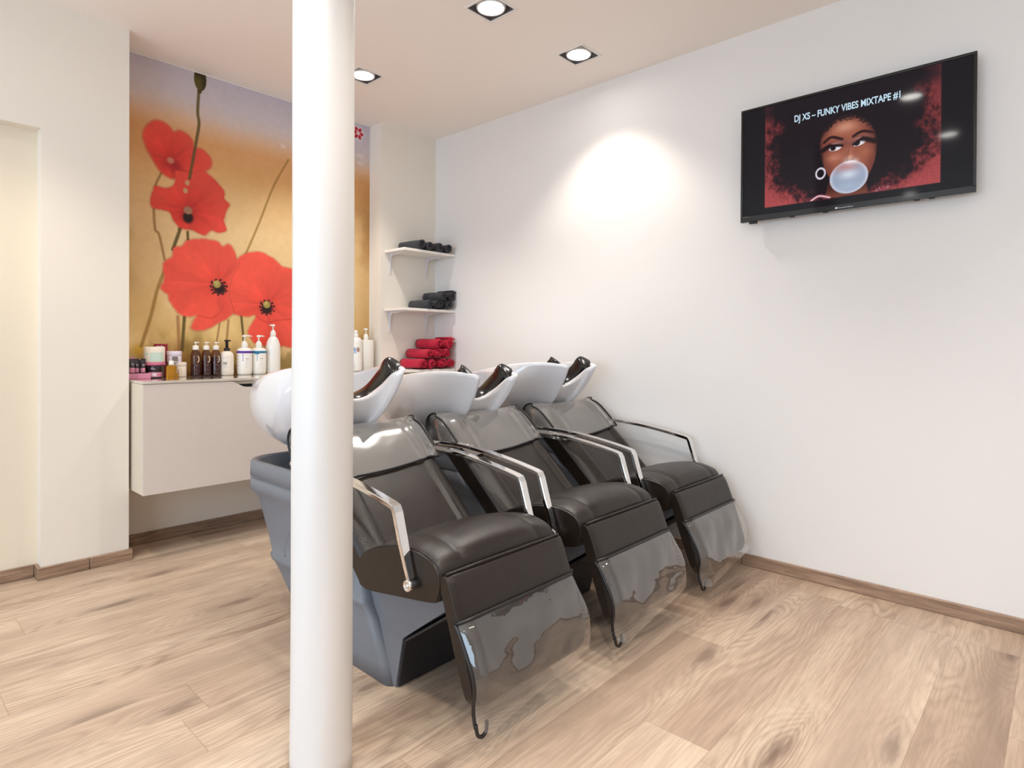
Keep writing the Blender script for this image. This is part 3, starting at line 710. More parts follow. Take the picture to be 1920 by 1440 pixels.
# ------------------------------------------------------------------ backwash units
def make_unit(label):
    Y0 = 1.9; off = (0, Y0, 0)
    r = thing('wash_unit', label, 'salon wash unit', (0, Y0, 0), 'row of three backwash units')
    # ---- moulded grey base: tapering body whose rear flares up into a tray
    def rr(hw, y0, y1, z, cr, cf=.03, n=6):
        pts = []
        for (cx, cy, rad, a0) in ((hw-cr, y1-cr, cr, 0), (-hw+cr, y1-cr, cr, 90), (-hw+cf, y0+cf, cf, 180), (hw-cf, y0+cf, cf, 270)):
            for k in range(n+1):
                a = math.radians(a0+90*k/n); pts.append((cx+rad*math.cos(a), cy+rad*math.sin(a), z))
        return pts
    b = B()
    secs = [(.208, 1.545, 2.09, 0, .07), (.214, 1.57, 2.15, .06, .08), (.222, 1.625, 2.30, .19, .09), (.226, 1.65, 2.335, .222, .09),
            (.232, 1.655, 2.352, .232, .09), (.232, 1.66, 2.36, .244, .09), (.222, 1.665, 2.365, .252, .09), (.224, 1.70, 2.40, .32, .095), (.230, 1.80, 2.475, .45, .10),
            (.238, 1.84, 2.50, .468, .11), (.246, 1.86, 2.525, .482, .115), (.247, 1.89, 2.53, .522, .12), (.240, 1.892, 2.524, .526, .12), (.241, 1.895, 2.525, .531, .12),
            (.247, 1.90, 2.532, .535, .12), (.246, 1.955, 2.53, .590, .12), (.240, 1.965, 2.524, .598, .118), (.226, 1.98, 2.51, .598, .112), (.219, 1.985, 2.503, .590, .11), (.205, 2.0, 2.49, .545, .10), (.19, 2.02, 2.475, .535, .09)]
    b.loft([rr(hw, y0, y1, z, cr) for hw, y0, y1, z, cr in secs])
    base = b.done('base', M_GREY, r, off)
    b = B()
    b.prism([(1.80, 0), (1.80, .40), (1.262, .40), (1.262, .335), (1.505, .168), (1.535, 0)], -.192, .192, 'x', .004)
    b.done('seat_support', M_GREY, r, off)
    b = B(); b.prism([(1.4985, .160), (1.2595, .325), (1.2575, .318), (1.495, .155)], -.186, .186, 'x'); b.prism([(1.532, .004), (1.4985, .160), (1.494, .158), (1.528, .004)], -.186, .186, 'x')  # thin dark sheets over the support's front and sloping underside
    b.done('dark_toe_sheet', M_GREYDARK, r, off)
    # flowing flank panel with moulded arch
    for s in (-1, 1):
        b = B()
        arch = catmull([(s*.219, 2.19, .262), (s*.220, 2.175, .33), (s*.2235, 2.09, .395), (s*.2255, 1.93, .43)], 6)
        b.tube(arch, .006, 8)
        b.done('moulded_rib', M_GREY, base, off)
    b = B(); b.box(-.07, .07, 2.16, 2.34, .56, .592, .01); b.done('hose_bracket', M_GREYDARK, base, off)

    # ---- seat cushion
    prof = [(1.655, .335), (1.625, .300), (1.45, .325), (1.30, .350), (1.268, .368), (1.256, .41), (1.264, .446), (1.295, .472), (1.37, .486), (1.47, .474), (1.56, .448), (1.64, .405)]
    outl = [(v.x, v.y) for v in catmull([(a, c, 0) for a, c in prof], 4, True)]
    cy, cz = 1.43, .40
    def seat_fn(x):
        ax = abs(x); e = max(0, (ax-.226)/.028); k = 1-.085*e*e
        pts = []
        for y, z in outl:
            zz = cz+(z-cz)*k; yy = cy+(y-cy)*(1-.03*e*e)
            if z > cz: zz += .022*(1-(x/.25)**2)*(z-cz)/.08 - (.004 if abs(ax-.165) < .004 else 0)
            pts.append((x, yy, zz))
        return pts
    xs = [-.254, -.252, -.247, -.238, -.226, -.2, -.1725, -.165, -.1575, -.12, -.07, 0, .07, .12, .1575, .165, .1725, .2, .226, .238, .247, .252, .254]
    b = B(); b.loft([seat_fn(x) for x in xs])
    seat = b.done('seat', M_LEATHER, r, off)
    for s in (-1, 1):
        b = B(); b.tube([(p[0], p[1], p[2]) for p in seat_fn(s*.2465)], .0022, 6, True, up=(1, 0, 0))
        b.done('welt', M_BLACK, seat, off)

    # ---- reclined backrest
    P0 = Vector((0, 1.625, .418)); u = Vector((0, .757, .653)); nv = Vector((0, -.653, .757))
    LEN = .548
    bo = [(-.06, 0), (.0, .004), (.15, .010), (.27, .012), (.40, .016), (.48, .012), (.528, -.010), (.548, -.042), (.536, -.074), (.49, -.090), (.40, -.095), (.2, -.095), (.0, -.095), (-.06, -.09)]
    bo2 = [(v.x, v.y) for v in catmull([(a, c, 0) for a, c in bo], 3, True)]
    def bp(x, s, n): v = P0+u*s+nv*n; return (x, v.y, v.z)
    def face(x):                                       # shape of the front across the width
        ax = abs(x)
        if ax < .155: return -.004*(1-(ax/.155)**2)
        if ax < .172: return -.006
        if ax < .19: return .004
        return .004-.030*((ax-.19)/.06)**1.2
    def back_fn(x, grow=0., shr=None):
        ax = abs(x); e = max(0, (ax-.232)/.022); k = 1-.22*e*e
        pts = []
        for s, n in bo2:
            nn = -.05+(n+.05)*k; ss = .24+(s-.24)*(1-.03*e*e)
            if n > -.04: nn += face(x)
            pts.append(bp(x, ss, nn))
        return pts
    xs = [-.252, -.250, -.245, -.236, -.222, -.205, -.19, -.180, -.172, -.1635, -.155, -.11, -.05, 0]
    xs = xs+[-x for x in reversed(xs[:-1])]
    b = B(); b.loft([back_fn(x) for x in xs])
    back = b.done('backrest', M_LEATHER, r, off)
    b = B(); b.box(-.15, .15, 1.85, 1.97, .36, .45, .02); b.done('recline_housing', M_GREYDARK, r, off)

    # ---- clear film hood over the head end, black piping round its rims
    co = [(.292, .020), (.35, .024), (.42, .027), (.485, .024), (.538, .0), (.563, -.042), (.548, -.082), (.50, -.102), (.42, -.108)]
    co2 = [(v.x, v.y) for v in catmull([(a, c, 0) for a, c in co], 5)]
    rnd = random.Random(3)
    b = B(); rings = []
    nx = 32
    for i in range(nx+1):
        x = -.262+.524*i/nx
        ring = []
        for j, (s, n) in enumerate(co2):
            w = .0010*math.sin(x*19+s*24)+.0003*math.sin(x*51-s*57+1)
            w *= min(1, j/6.)*(1-abs(x)/.30)
            ring.append(bp(x, s-.012*math.cos(x*6) + .02*(x/.25)*(1-min(1, j/10)), n+w+max(face(x), -.02)*.8*(1 if n > 0 else 0)))
        rings.append(ring)
    R = b.loft(rings, closed=False)
    for side in (rings[0], rings[-1]):
        c = [bp(side[0][0], s, -.055) for s in (.30, .36, .42, .48, .52)]
        vs = b.ring([side[k] for k in range(len(side))])
        cen = b.ring([bp(side[0][0], .40, -.055)])[0]
        for a, d in zip(vs, vs[1:]): b._f([a, d, cen])
        b._f([vs[-1], vs[0], cen])
    bmesh.ops.remove_doubles(b.bm, verts=b.bm.verts[:], dist=1e-5)
    hood = b.done('headrest_cover', M_HOOD, r, off)
    hood['label'] = 'clear vinyl cover over the top of the backrest'
    b = B()
    for side in (rings[0], rings[-1]): b.tube(side, .0045, 8, up=(1, 0, 0))
    b.tube([q[0] for q in rings], .0045, 8, up=(0, 0, 1))
    b.done('piping', M_PIPE, hood, off)

    # ---- leg rest pad and its film apron
    ld = Vector((0, -.117, -.325)).normalized(); ln = Vector((0, -.325, .117)).normalized()*1.
    L0 = Vector((0, 1.232, .443)); LL = .345
    def lp(x, s, n): v = L0+ld*s+ln*n; return (x, v.y, v.z)
    lo_ = [(0, -.012), (.012, 0), (.05, .006), (.12, .008), (.22, .006), (.32, .002), (LL-.006, -.006), (LL, -.022), (LL-.01, -.040), (.2, -.046), (.04, -.046), (.004, -.036)]
    lo2 = [(v.x, v.y) for v in catmull([(a, c, 0) for a, c in lo_], 3, True)]
    def leg_fn(x):
        ax = abs(x); e = max(0, (ax-.225)/.026); k = 1-.28*e*e
        cut = .035*max(0, (ax-.20)/.05)**2
        return [lp(x, s-(cut if s > LL*.8 else 0), -.02+(n+.02)*k) for s, n in lo2]
    xs = [-.251, -.249, -.244, -.236, -.225, -.20, -.1, 0, .1, .20, .225, .236, .244, .249, .251]
    b = B(); b.loft([leg_fn(x) for x in xs])
    leg = b.done('leg_rest', M_LEATHER, r, off)
    b = B(); b.tube([lp(-.245, -.004, -.010), lp(-.1, -.005, -.008), lp(.1, -.005, -.008), lp(.245, -.004, -.010)], .004, 8); b.done('piping', M_LEATHER, leg, off)
    for s in (-1, 1):
        b = B(); b.box(s*.14-.015, s*.14+.015, 1.27, 1.30, .30, .40, .004); b.done('hinge_arm', M_GREYDARK, r, off)
    b = B(); rings = []
    A0, A1 = .122, .372
    for i in range(33):
        x = -.2535+.507*i/32
        ring = []
        for j in range(22):
            t = j/21; s = A0+(A1-A0)*t
            if t > .8: s += .030*((t-.8)/.2)*(-x/.258)*1.0
            w = .0022*math.sin(x*24+s*30)+.003*math.sin(x*9-s*38+2)+.0009*math.sin(x*61+s*20)
            cor = max(0, (abs(x)-.222)/.036)
            ring.append(lp(x, s-.030*cor*cor*max(0, (t-.7)/.3), .017+w*min(1, j/4)+.027*math.sin(PI*t**.8)-.036*cor*cor))
        rings.append(ring)
    b.loft(rings, closed=False)
    ap = b.done('leg_cover', M_FILM, r, off)
    ap['label'] = 'clear vinyl apron over the lower leg rest'
    b = B()
    edge = [q for q in rings[0]]+[rr_[-1] for rr_ in rings[1:]]+list(reversed(rings[-1][:-1]))+[rr_[0] for rr_ in reversed(rings[1:-1])]
    b.tube(edge[:22], .0052, 8, up=(1, 0, 0))
    top = [rings[-1][0], *[rr_[0] for rr_ in reversed(rings[1:-1])], rings[0][0]]
    b.tube(top, .0058, 8)
    # left lower corner loop of the elastic
    p = Vector(rings[0][-1])
    b.tube(catmull([p+Vector((0, 0, .01)), p+Vector((.003, -.004, -.016)), p+Vector((.018, -.006, -.026)), p+Vector((.034, -.004, -.018)), p+Vector((.040, 0, .004))], 5), .005, 8, up=(0, 1, 0))
    p = Vector(rings[-1][0])
    b.tube(catmull([p+Vector((-.02, 0, 0)), p+Vector((.012, .0, .004)), p+Vector((.02, .02, .0)), p+Vector((.006, .04, -.004))], 5), .0055, 8)
    b.done('piping', M_PIPE, ap, off)

    # ---- chrome armrests
    arm = [(1.362, .392), (1.379, .440), (1.401, .505), (1.4265, .5835)]
    arm2 = [(1.4345, .597), (1.452, .602)]
    arm3 = [(v.x, v.y) for v in catmull([(1.452, .602, 0), (1.56, .621, 0), (1.70, .640, 0), (1.84, .651, 0), (1.97, .650, 0), (2.01, .646, 0)], 6)]
    for s in (-1, 1):
        pts = arm+arm2+arm3[1:]
        rs = [.55, .75, .95, 1.0, 1.0, 1.0]+[1.0-.25*k/len(arm3) for k in range(len(arm3)-1)]
        b = B(); b.tube([(s*.270, y, z) for y, z in pts], .0155, up=(0, -.35, 1), rs=rs, sy=.5, square=True)
        a = b.done('armrest', M_CHROME, r, off)
        b = B()
        def disc(y, z, prof, sgn=s):
            rings = []
            for rad, d in prof: rings.append([(sgn*d, y+rad*math.cos(2*PI*q/24), z+rad*math.sin(2*PI*q/24)) for q in range(24)])
            b.loft(rings)
        disc(1.362, .392, [(.0165, .254), (.0165, .285), (.015, .2875), (.010, .2875), (.0095, .284), (.005, .284), (.0045, .288), (.0005, .2885)])
        b.done('pivot', M_CHROME, a, off)
        b = B()
        disc(2.008, .647, [(.008, .245), (.008, .276), (.011, .278), (.011, .292), (.009, .295), (.0005, .295)])
        b.done('end_knob', M_CHROME, a, off)

    # ---- ceramic basin: egg shaped bowl with two horns and a neck notch
    PV = Vector((0, 2.36, .635))
    half = [(0, 2.635, .892), (.108, 2.612, .898), (.186, 2.53, .914), (.226, 2.37, .938), (.217, 2.21, .962), (.181, 2.06, .973), (.146, 1.945, .968), (.127, 1.903, .957),
            (.103, 1.928, .937), (.086, 1.978, .893), (.052, 2.025, .855), (0, 2.04, .842)]
    full = half+[(-x, y, z) for x, y, z in reversed(half[1:-1])]
    rim = catmull(full, 6, True)
    Bc = Vector((0, 2.395, .622)); N = len(rim)
    def wall(q, t, inset=0.):
        R = rim[q]; d = Vector((R.x-Bc.x, R.y-Bc.y, 0)); rl = d.length; dn = d/rl
        fr = min(1, max(0, (2.22-R.y)/.22))            # 1 at the horns and the notch
        fe = math.radians(23)*(1-fr)
        ph = -PI/2+(PI/2+fe)*t
        r1 = rl*math.cos(ph)/math.cos(fe); z1 = Bc.z+(R.z-Bc.z)*(math.sin(ph)+1)/(math.sin(fe)+1)
        r2 = rl*min(1, t**.80); z2 = Bc.z+(R.z-Bc.z)*t**1.7
        rr2 = r1*(1-fr)+(.45*r1+.55*r2)*fr; zz = z1*(1-fr)+(.45*z1+.55*z2)*fr
        rr2 = max(rr2-inset*(1+.9*fr)*min(1, t*2), 0.002)
        return Vector((Bc.x+dn.x*rr2, Bc.y+dn.y*rr2, zz+inset*(1-t)))
    b = B(); rings = []
    ts = [.06, .16, .28, .40, .52, .64, .75, .85, .93, .975]
    for t in ts: rings.append([wall(q, t) for q in range(N)])
    lipo = [wall(q, 1.0) for q in range(N)]
    rings.append(lipo)
    def inw(q, k):
        R = rim[q]; c = Vector((0, 2.33, R.z)); d = c-Vector((R.x, R.y, R.z)); return d.normalized()*k
    rings.append([lipo[q]+inw(q, .009 if rim[q].y < 2.1 else .006)+Vector((0, 0, .006)) for q in range(N)])
    rings.append([lipo[q]+inw(q, .028 if rim[q].y < 2.1 else .015)+Vector((0, 0, .003)) for q in range(N)])
    for t in reversed(ts): rings.append([wall(q, t, .018) for q in range(N)])
    b.loft(rings)
    bas = b.done('basin', M_CERAMIC, r, tuple(Vector(off)+Vector((0, PV.y-Y0, PV.z))))
    bas.location = (0, PV.y-Y0, PV.z)
    offb = (0, PV.y, PV.z)
    # black gel neck rest draped in the notch
    i0 = [k for k in range(N) if rim[k].y < 2.06 and abs(rim[k].x) < .112]
    path = [rim[k] for k in sorted(i0, key=lambda k: rim[k].x)]
    path = [Vector((p.x*1.0, p.y, p.z)) for p in path]
    b = B(); rings = []
    for k, p in enumerate(path):
        a = path[max(0, k-1)]; c = path[min(len(path)-1, k+1)]; t = (c-a).normalized()
        inn = Vector((0, .86, .12)); inn = (inn-t*inn.dot(t)).normalized(); nn = t.cross(inn).normalized()
        if nn.z < 0: nn = -nn
        e = min(1, min(k, len(path)-1-k)/2.5); e = .22+.78*e
        ring = []
        for q in range(20):
            an = 2*PI*q/20
            ring.append(p+inn*(.062+.055*math.cos(an)*e)+nn*(-.008+.018*math.sin(an)*e))
        rings.append(ring)
    b.loft(rings); b.done('neck_rest', M_GEL, bas, offb)
    b = B(); b.lathe([(.045, .575), (.05, .59), (.03, .60), (.028, .65), (.06, .67), (.05, .675)], 0, 2.37, 24)
    b.done('basin_post', M_GREYDARK, r, off)
    b = B(); b.tube(catmull([(.0, 2.545, .80), (0, 2.545, .88), (0, 2.52, .905), (0, 2.48, .895)], 5), .009, 10); b.done('tap', M_CHROME, bas, offb)
    return r

def shift_child(root, nm, rot, dz=0.):
    for c in root.children:
        if c.name.split('.')[0] == nm: c.rotation_euler = rot; c.location.z += dz
U1 = make_unit('black leather wash unit nearest the column, grey base fully in view')
U1.location.x = 1.338
U2 = dup(U1, (1.985, 1.9, 0), 'black leather wash unit in the middle of the row of three')
U3 = dup(U1, (2.628, 1.9, 0), 'black leather wash unit standing against the right wall')
shift_child(U2, 'basin', (math.radians(.6), 0, 0), -.026)
shift_child(U1, 'basin', (math.radians(-1.5), 0, 0))

# ------------------------------------------------------------------ wall hung cabinet and its glass top
CX0, CX1, CY, CZ0, CZT = .938, 2.470, 3.234, .3414, .874
def cabinet():
    loc = ((CX0+CX1)/2, YM, CZ0)
    r = thing('wall_cabinet', 'taupe wall hung cabinet under the poppy mural', 'cabinet', loc)
    b = B(); T = .018; yb = YM-.0155
    b.box(CX0, CX0+T, CY+.019, yb, CZ0, CZT-.002); b.box(CX1-T, CX1, CY+.004, yb, CZ0, CZT-.002)
    b.box(CX0+T, CX1-T, CY+.019, yb, CZ0, CZ0+T); b.box(CX0+T, CX1-T, CY+.019, yb, CZT-.020, CZT-.002); b.box(CX0+T, CX1-T, yb-.01, yb, CZ0+T, CZT-.02)
    b.box(1.695, 1.708, CY+.019, yb-.01, CZ0+T, CZT-.02)
    b.done('carcass', M_CABSIDE, r, loc)
    b = B(); b.box(CX0+T+.002, CX1-T-.002, CY+.03, CY+.034, CZT-.10, CZT-.022); b.done('gap_shade_sheet', M_GAPSHADE, r, loc)  # dark sheet standing in for the shade behind the door cut-outs
    for k, (x0, x1) in enumerate(((CX0, 1.6985), (1.7015, CX1-T-.001))):
        xc = x0+.405
        curve = [(xc-.02, CZT-.003), (xc+.01, CZT-.005), (xc+.03, CZT-.012), (xc+.055, CZT-.026), (xc+.075, CZT-.034), (xc+.10, CZT-.037)]
        curve = [(v.x, v.y) for v in catmull([(a, c, 0) for a, c in curve], 5)]
        poly = [(x0, CZ0), (x1, CZ0), (x1, CZT-.037)]+list(reversed(curve))+[(x0, CZT-.003)]
        b = B(); b.prism(poly, CY, CY+.018, 'y')
        d = b.done('door', M_CAB, r, loc)
    return r
cabinet()
CT = .8865
b = B(); b.box(CX0-.002, CX1+.002, CY-.004, YM-.009, CZT-.001, CT, .0012, 1)
loc = ((CX0+CX1)/2, 3.44, CZT)
o = b.done('glass_worktop', M_GLASSTOP, None, loc); o.location = loc
tag(o, 'glossy taupe glass top on the cabinet carrying the bottles', 'worktop')

# ------------------------------------------------------------------ towel shelves
SX0 = 2.508
def shelf(z, label):
    loc = (SX0, YS, z)
    r = thing('wall_shelf', label, 'shelf', loc, 'white shelves in the corner')
    b = B(); b.box(SX0, XR-.001, YS-.222, YS-.001, z-.018, z, .0012, 1); b.done('board', M_SHELF, r, loc)
    for x in (2.552, 2.878):
        b = B()
        b.prism([(x-.011, z-.0185), (x+.011, z-.0185), (x+.010, z-.06), (x+.005, z-.165), (x-.005, z-.165), (x-.010, z-.06)], YS-.006, YS-.0005, 'y', .001); b.prism([(x-.011, YS-.004), (x+.011, YS-.004), (x+.005, YS-.17), (x-.005, YS-.17)], z-.0235, z-.0185, 'z', .001)
        b.prism([(YS-.004, z-.16), (YS-.004, z-.022), (YS-.165, z-.022), (YS-.12, z-.028), (YS-.03, z-.034), (YS-.016, z-.05), (YS-.010, z-.12)], x-.003, x+.003, 'x')
        b.done('bracket', M_BRACKET, r, loc)
SZ = (1.722, 1.318, .896)
shelf(SZ[0], 'top white corner shelf holding a single row of charcoal towels')
shelf(SZ[1], 'middle white corner shelf holding a small stack of charcoal towels')
def low_shelf():
    z = SZ[2]; loc = (2.492, YS, z)
    r = thing('wall_shelf', 'lowest white corner shelf holding the red towels', 'shelf', loc, 'white shelves in the corner')
    b = B(); b.box(2.476, XR-.001, YS-.222, YS-.001, z-.0175, z, .0012, 1); b.done('board', M_SHELF, r, loc)
    b = B(); b.box(2.70, 2.72, YS-.16, YS-.001, z-.10, z-.018, .002); b.done('bracket', M_BRACKET, r, loc)
low_shelf()

# ------------------------------------------------------------------ rolled towels
def towel_mesh(rad, length, seed, mat, flap=False):
    rnd = random.Random(seed); b = B()
    turns = 2.6; n = 72; th = rad/3.05
    outer, inner = [], []
    ph = rnd.uniform(0, 6.28)
    for i in range(n+1):
        a = 2*PI*turns*i/n; rr = rad*(.14+.86*i/n)
        sq = 1+.05*math.sin(2*a+ph)
        for arr, q in ((outer, rr*sq), (inner, max(.002, rr*sq-th*.80))):
            arr.append((q*math.cos(a+ph), q*math.sin(a+ph)))
    m = 9; rings = []
    prof = outer+list(reversed(inner)); K = len(prof)
    for k in range(m):
        t = k/(m-1); y = -length/2+length*t
        e = 1-.02*(abs(2*t-1)**6)
        dx = .004*math.sin(t*5+seed); ring = []
        for i, (x, z) in enumerate(prof):
            w = 1+.03*math.sin(t*9+i*.21+seed)
            dy = .008*math.sin(i*.13+seed)*(1 if k in (0, m-1) else .5) + (.010*(1-abs(i/K*2-1)) if k == 0 else 0)
            ring.append((x*e*w+dx, y+dy, z*e*w))
        rings.append(ring)
    R = [b.ring(q) for q in rings]
    for a_, c in zip(R, R[1:]): b.bridge(a_, c)
    for ring in (R[0], R[-1]):
        for i in range(n): b._f([ring[i], ring[i+1], ring[K-2-i], ring[K-1-i]])
    # fill the lens shaped core so no light leaks
    core = [[(rad*.52*math.cos(2*PI*i/20), -length/2+.02, rad*.5*math.sin(2*PI*i/20)) for i in range(20)], [(rad*.52*math.cos(2*PI*i/20), length/2-.02, rad*.5*math.sin(2*PI*i/20)) for i in range(20)]]
    b.loft(core)
    if flap:
        b.prism([(-.4*rad, .82*rad), (.9*rad, .62*rad), (1.25*rad, .95*rad), (.2*rad, 1.25*rad), (-.6*rad, 1.05*rad)], -length/2+.01, length/2-.06, 'y', .003)
    return b.done('rolled_towel', mat)
def towels(mat, first, specs, group):
    proto = {}
    for i, (x, y, z, rad, rz, fl, label) in enumerate(specs):
        key = (i % 3, fl)
        if key not in proto:
            o = towel_mesh(.035, .215, first+i, mat, fl); proto[key] = o
        else:
            o = proto[key].copy(); COL.objects.link(o)
        o.location = (x, y, z); o.scale = (rad/.035*1.03, 1.02, rad/.035); o.rotation_euler = (0, random.Random(first*9+i).uniform(-.5, .5), rz)
        tag(o, label, 'towel', group)
yt = 3.372
zt = SZ[0]+.0355
towels(M_TGREY, 11, [
    (2.640, yt, zt+.002, .037, .10, False, 'charcoal rolled towel lying farthest left on the top shelf'),
    (2.722, yt, zt-.001, .034, -.05, False, 'charcoal rolled towel second from the left on the top shelf'),
    (2.806, yt, zt, .035, .04, False, 'charcoal rolled towel third from the left on the top shelf'),
    (2.894, yt, zt, .035, -.03, False, 'charcoal rolled towel on the top shelf touching the right wall')], 'charcoal towels on the top shelf')
zt = SZ[1]+.034
towels(M_TGREY, 21, [
    (2.724, yt+.004, zt, .034, .07, False, 'charcoal rolled towel at the left end of the middle shelf stack, bottom row'),
    (2.808, yt, zt, .034, -.03, False, 'charcoal rolled towel in the middle of the bottom row on the middle shelf'),
    (2.893, yt, zt, .034, .0, False, 'charcoal rolled towel in the bottom row of the middle shelf, touching the right wall'),
    (2.846, yt-.002, zt+.063, .033, .05, False, 'upper left charcoal rolled towel on top of the middle shelf stack'),
    (2.924, yt, zt+.067, .034, -.02, True, 'upper right charcoal rolled towel on the middle shelf stack with a loose flap')], 'charcoal towels on the middle shelf')
zt = SZ[2]+.0395
towels(M_TRED, 31, [
    (2.665, yt, zt, .0385, .06, False, 'crimson rolled towel at the left end of the bottom row'),
    (2.747, yt, zt-.001, .0375, -.02, False, 'crimson rolled towel second from the left in the bottom row'),
    (2.827, yt, zt, .0380, .03, False, 'crimson rolled towel third from the left in the bottom row'),
    (2.921, yt, zt-.001, .0375, -.02, False, 'crimson rolled towel at the right end of the bottom row by the wall'),
    (2.712, yt, zt+.069, .0385, .05, False, 'crimson rolled towel at the left of the middle row'),
    (2.792, yt, zt+.070, .0375, -.03, False, 'crimson rolled towel in the centre of the middle row'),
    (2.880, yt, zt+.070, .038, .02, False, 'crimson rolled towel at the right of the middle row'),
    (2.800, yt, zt+.140, .0385, .06, False, 'left crimson rolled towel of the top pair'),
    (2.902, yt-.004, zt+.142, .0385, -.02, True, 'right crimson rolled towel of the top pair with a loose flap')], 'crimson towels on the lowest shelf')

# ------------------------------------------------------------------ bottles and jars on the glass top
ZB = CT+.0003
def bottle_thing(name, label, cat, x, y, group=None, rz=0.):
    r = thing(name, label, cat, (x, y, ZB), group); r.rotation_euler = (0, 0, rz); return r
def pump_head(b, z, s=1., spout=.045, dirx=1):
    b.lathe([(.004*s, z), (.004*s, z+.026*s)], n=12)
    b.lathe([(.0105*s, z+.024*s), (.0115*s, z+.027*s), (.011*s, z+.034*s), (.006*s, z+.0365*s), (.0005, z+.037*s)], n=16)
    b.tube([(0, 0, z+.031*s), (dirx*spout*.6, 0, z+.0315*s), (dirx*spout, 0, z+.029*s)], .0047*s, 8, rs=[1.1, .9, .62])
def pump(r, z, mat, collar, s=1., spout=.04, dirx=1, name='pump'):
    b = B(); b.lathe([(collar*.98, z), (collar, z+.002), (collar, z+.016*s), (collar*.92, z+.024*s), (collar*.55, z+.034*s), (collar*.34, z+.037*s)], n=22)
    pump_head(b, z+.034*s, s, spout, dirx)
    return b.done(name, mat, r)
def label_patch(r, name, rad, a0, a1, z0, z1, mat, sx=1., sy=1., n=10):
    """curved patch of print just off a bottle wall; angle 0 faces the room (-Y)"""
    b = B(); rings = []
    for k in range(n+1):
        a = math.radians(-90+a0+(a1-a0)*k/n)
        rings.append([(sx*rad*math.cos(a), sy*rad*math.sin(a), z0), (sx*rad*math.cos(a), sy*rad*math.sin(a), z1)])
    b.loft(rings, closed=False, caps=False)
    return b.done(name, mat, r)
VA = -33                      # the labels face the viewer in the room: about 30 degrees towards -X
# pink tray of small tubes
t = bottle_thing('tube_display', 'pink display tray with a dark back card at the left end of the worktop', 'display tray', .993, 3.52)
b = B(); b.box(-.05, .05, -.045, .045, 0, .027, .002); b.done('tray', M_PINK, t)
b = B(); b.box(-.05, .044, .036, .044, .027, .092, .002); b.box(-.048, .04, -.036, .03, .0272, .030, .0005); b.done('back_card', M_NAVY, t)
def tube(x, y, z, label, s=1.):
    r = thing('cosmetic_tube', label, 'tube', (x, y, ZB+z), 'small dark tubes on the pink tray')
    b = B(); b.lathe([(.0095*s, 0), (.0105*s, .002), (.0105*s, .022*s), (.0095*s, .0235*s)], n=16); b.done('cap', M_PINK, r)
    b = B(); b.loft([[(.0098*s*math.cos(2*PI*i/16)*(1+.25*q), .0098*s*math.sin(2*PI*i/16)*(1-q*.9), .0237*s+.041*s*q) for i in range(16)] for q in (0, .15, .4, .7, .95, 1.)]); bd = b.done('tube_body', M_NAVY, r)
    b = B(); b.box(-.011*s, .011*s, -.0015, .0015, .0645*s, .070*s); b.done('crimp', M_PINK if s > 1 else M_NAVY, bd)
    b = B(); b.box(-.005*s, .005*s, -.0098*s, -.0088*s, .040*s, .0425*s); b.box(-.004*s, .004*s, -.0098*s, -.0088*s, .034*s, .0355*s); b.done('print', M_LILAC, bd)
    return r
tube(.9625, 3.492, .0306, 'tall dark tube with a pink cap and pink crimp, nearest the cream pier', 1.12)
tube(.987, 3.508, .0306, 'small dark tube with a pink cap in the middle of the pink tray')
tube(1.014, 3.502, .0306, 'small dark tube with a pink cap at the right of the pink tray')
# jars
def jar(name, label, x, y, z, rad, h, body, lid, lidh, lid_down=False, grp=None):
    r = thing(name, label, 'jar', (x, y, ZB+z), grp)
    b = B(); z0 = lidh if lid_down else 0; z1 = h if lid_down else h-lidh
    b.lathe([(rad*.94, z0+.0004), (rad*.97, z0+.003), (rad*.97, z1-.004), (rad*.93, z1)], n=36); bd = b.done('jar_body', body, r)
    b = B(); a, c = (0, lidh) if lid_down else (h-lidh, h)
    b.lathe([(rad*.97, a), (rad, a+.0015), (rad, c-.002), (rad*.97, c)], n=36); b.done('lid', lid, r)
    return r, bd
j, bd = jar('cosmetic_jar', 'dark purple jar with a pink band, supporting the large white jar', 1.078, 3.535, 0, .042, .0655, M_NAVY, M_NAVY, .028)
label_patch(bd, 'pink_band', .0412, -62, 40, .006, .030, M_PINK); label_patch(bd, 'print', .0416, -36, -6, .010, .026, M_LILAC); label_patch(j, 'lid_print', .0424, -42, -12, .046, .0485, M_LILAC)
j, bd = jar('cosmetic_jar', 'large white jar with mint label upside down on the dark jar', 1.077, 3.535, .066, .0505, .097, M_WHITEP2, M_PINKLID, .016, True)
label_patch(bd, 'mint_label', .0495, -38, 32, .022, .066, M_MINT)
for k in range(5): label_patch(bd, 'print', .0498, -30, 24-4*(k % 2), .028+.0075*k, .0295+.0075*k, M_WHITEP)
label_patch(bd, 'leaf_print', .0496, -70, -52, .052, .066, M_MINT)
j, bd = jar('cosmetic_jar', 'plain white jar beside the amber bottle, carrying the lilac jar', 1.208, 3.555, 0, .0325, .079, M_WHITEP2, M_WHITEP2, .02)
for k in range(4): label_patch(bd, 'print', .0318, -60, -2, .016+.008*k, .0172+.008*k, M_CREAM)
j, bd = jar('cosmetic_jar', 'lilac white jar with a grey label stacked on the plain white jar', 1.181, 3.56, .0793, .0365, .060, M_LILAC, M_LILAC, .024)
label_patch(bd, 'print', .0358, -34, 12, .006, .032, M_INK)
# burgundy sachet box behind
t = bottle_thing('sachet_box', 'burgundy foil box standing behind the large white jar', 'box', 1.130, 3.610)
b = B(); b.box(-.032, .032, -.010, .010, 0, .178, .002); bx = b.done('box_body', M_BURG, t)
b = B()
for k in range(5): b.box(-.026+.008*k, -.021+.008*k, -.0112, -.0102, .158-.004*(k % 2), .166+.003*(k % 2), .0003)
b.done('print', M_LILAC, bx)
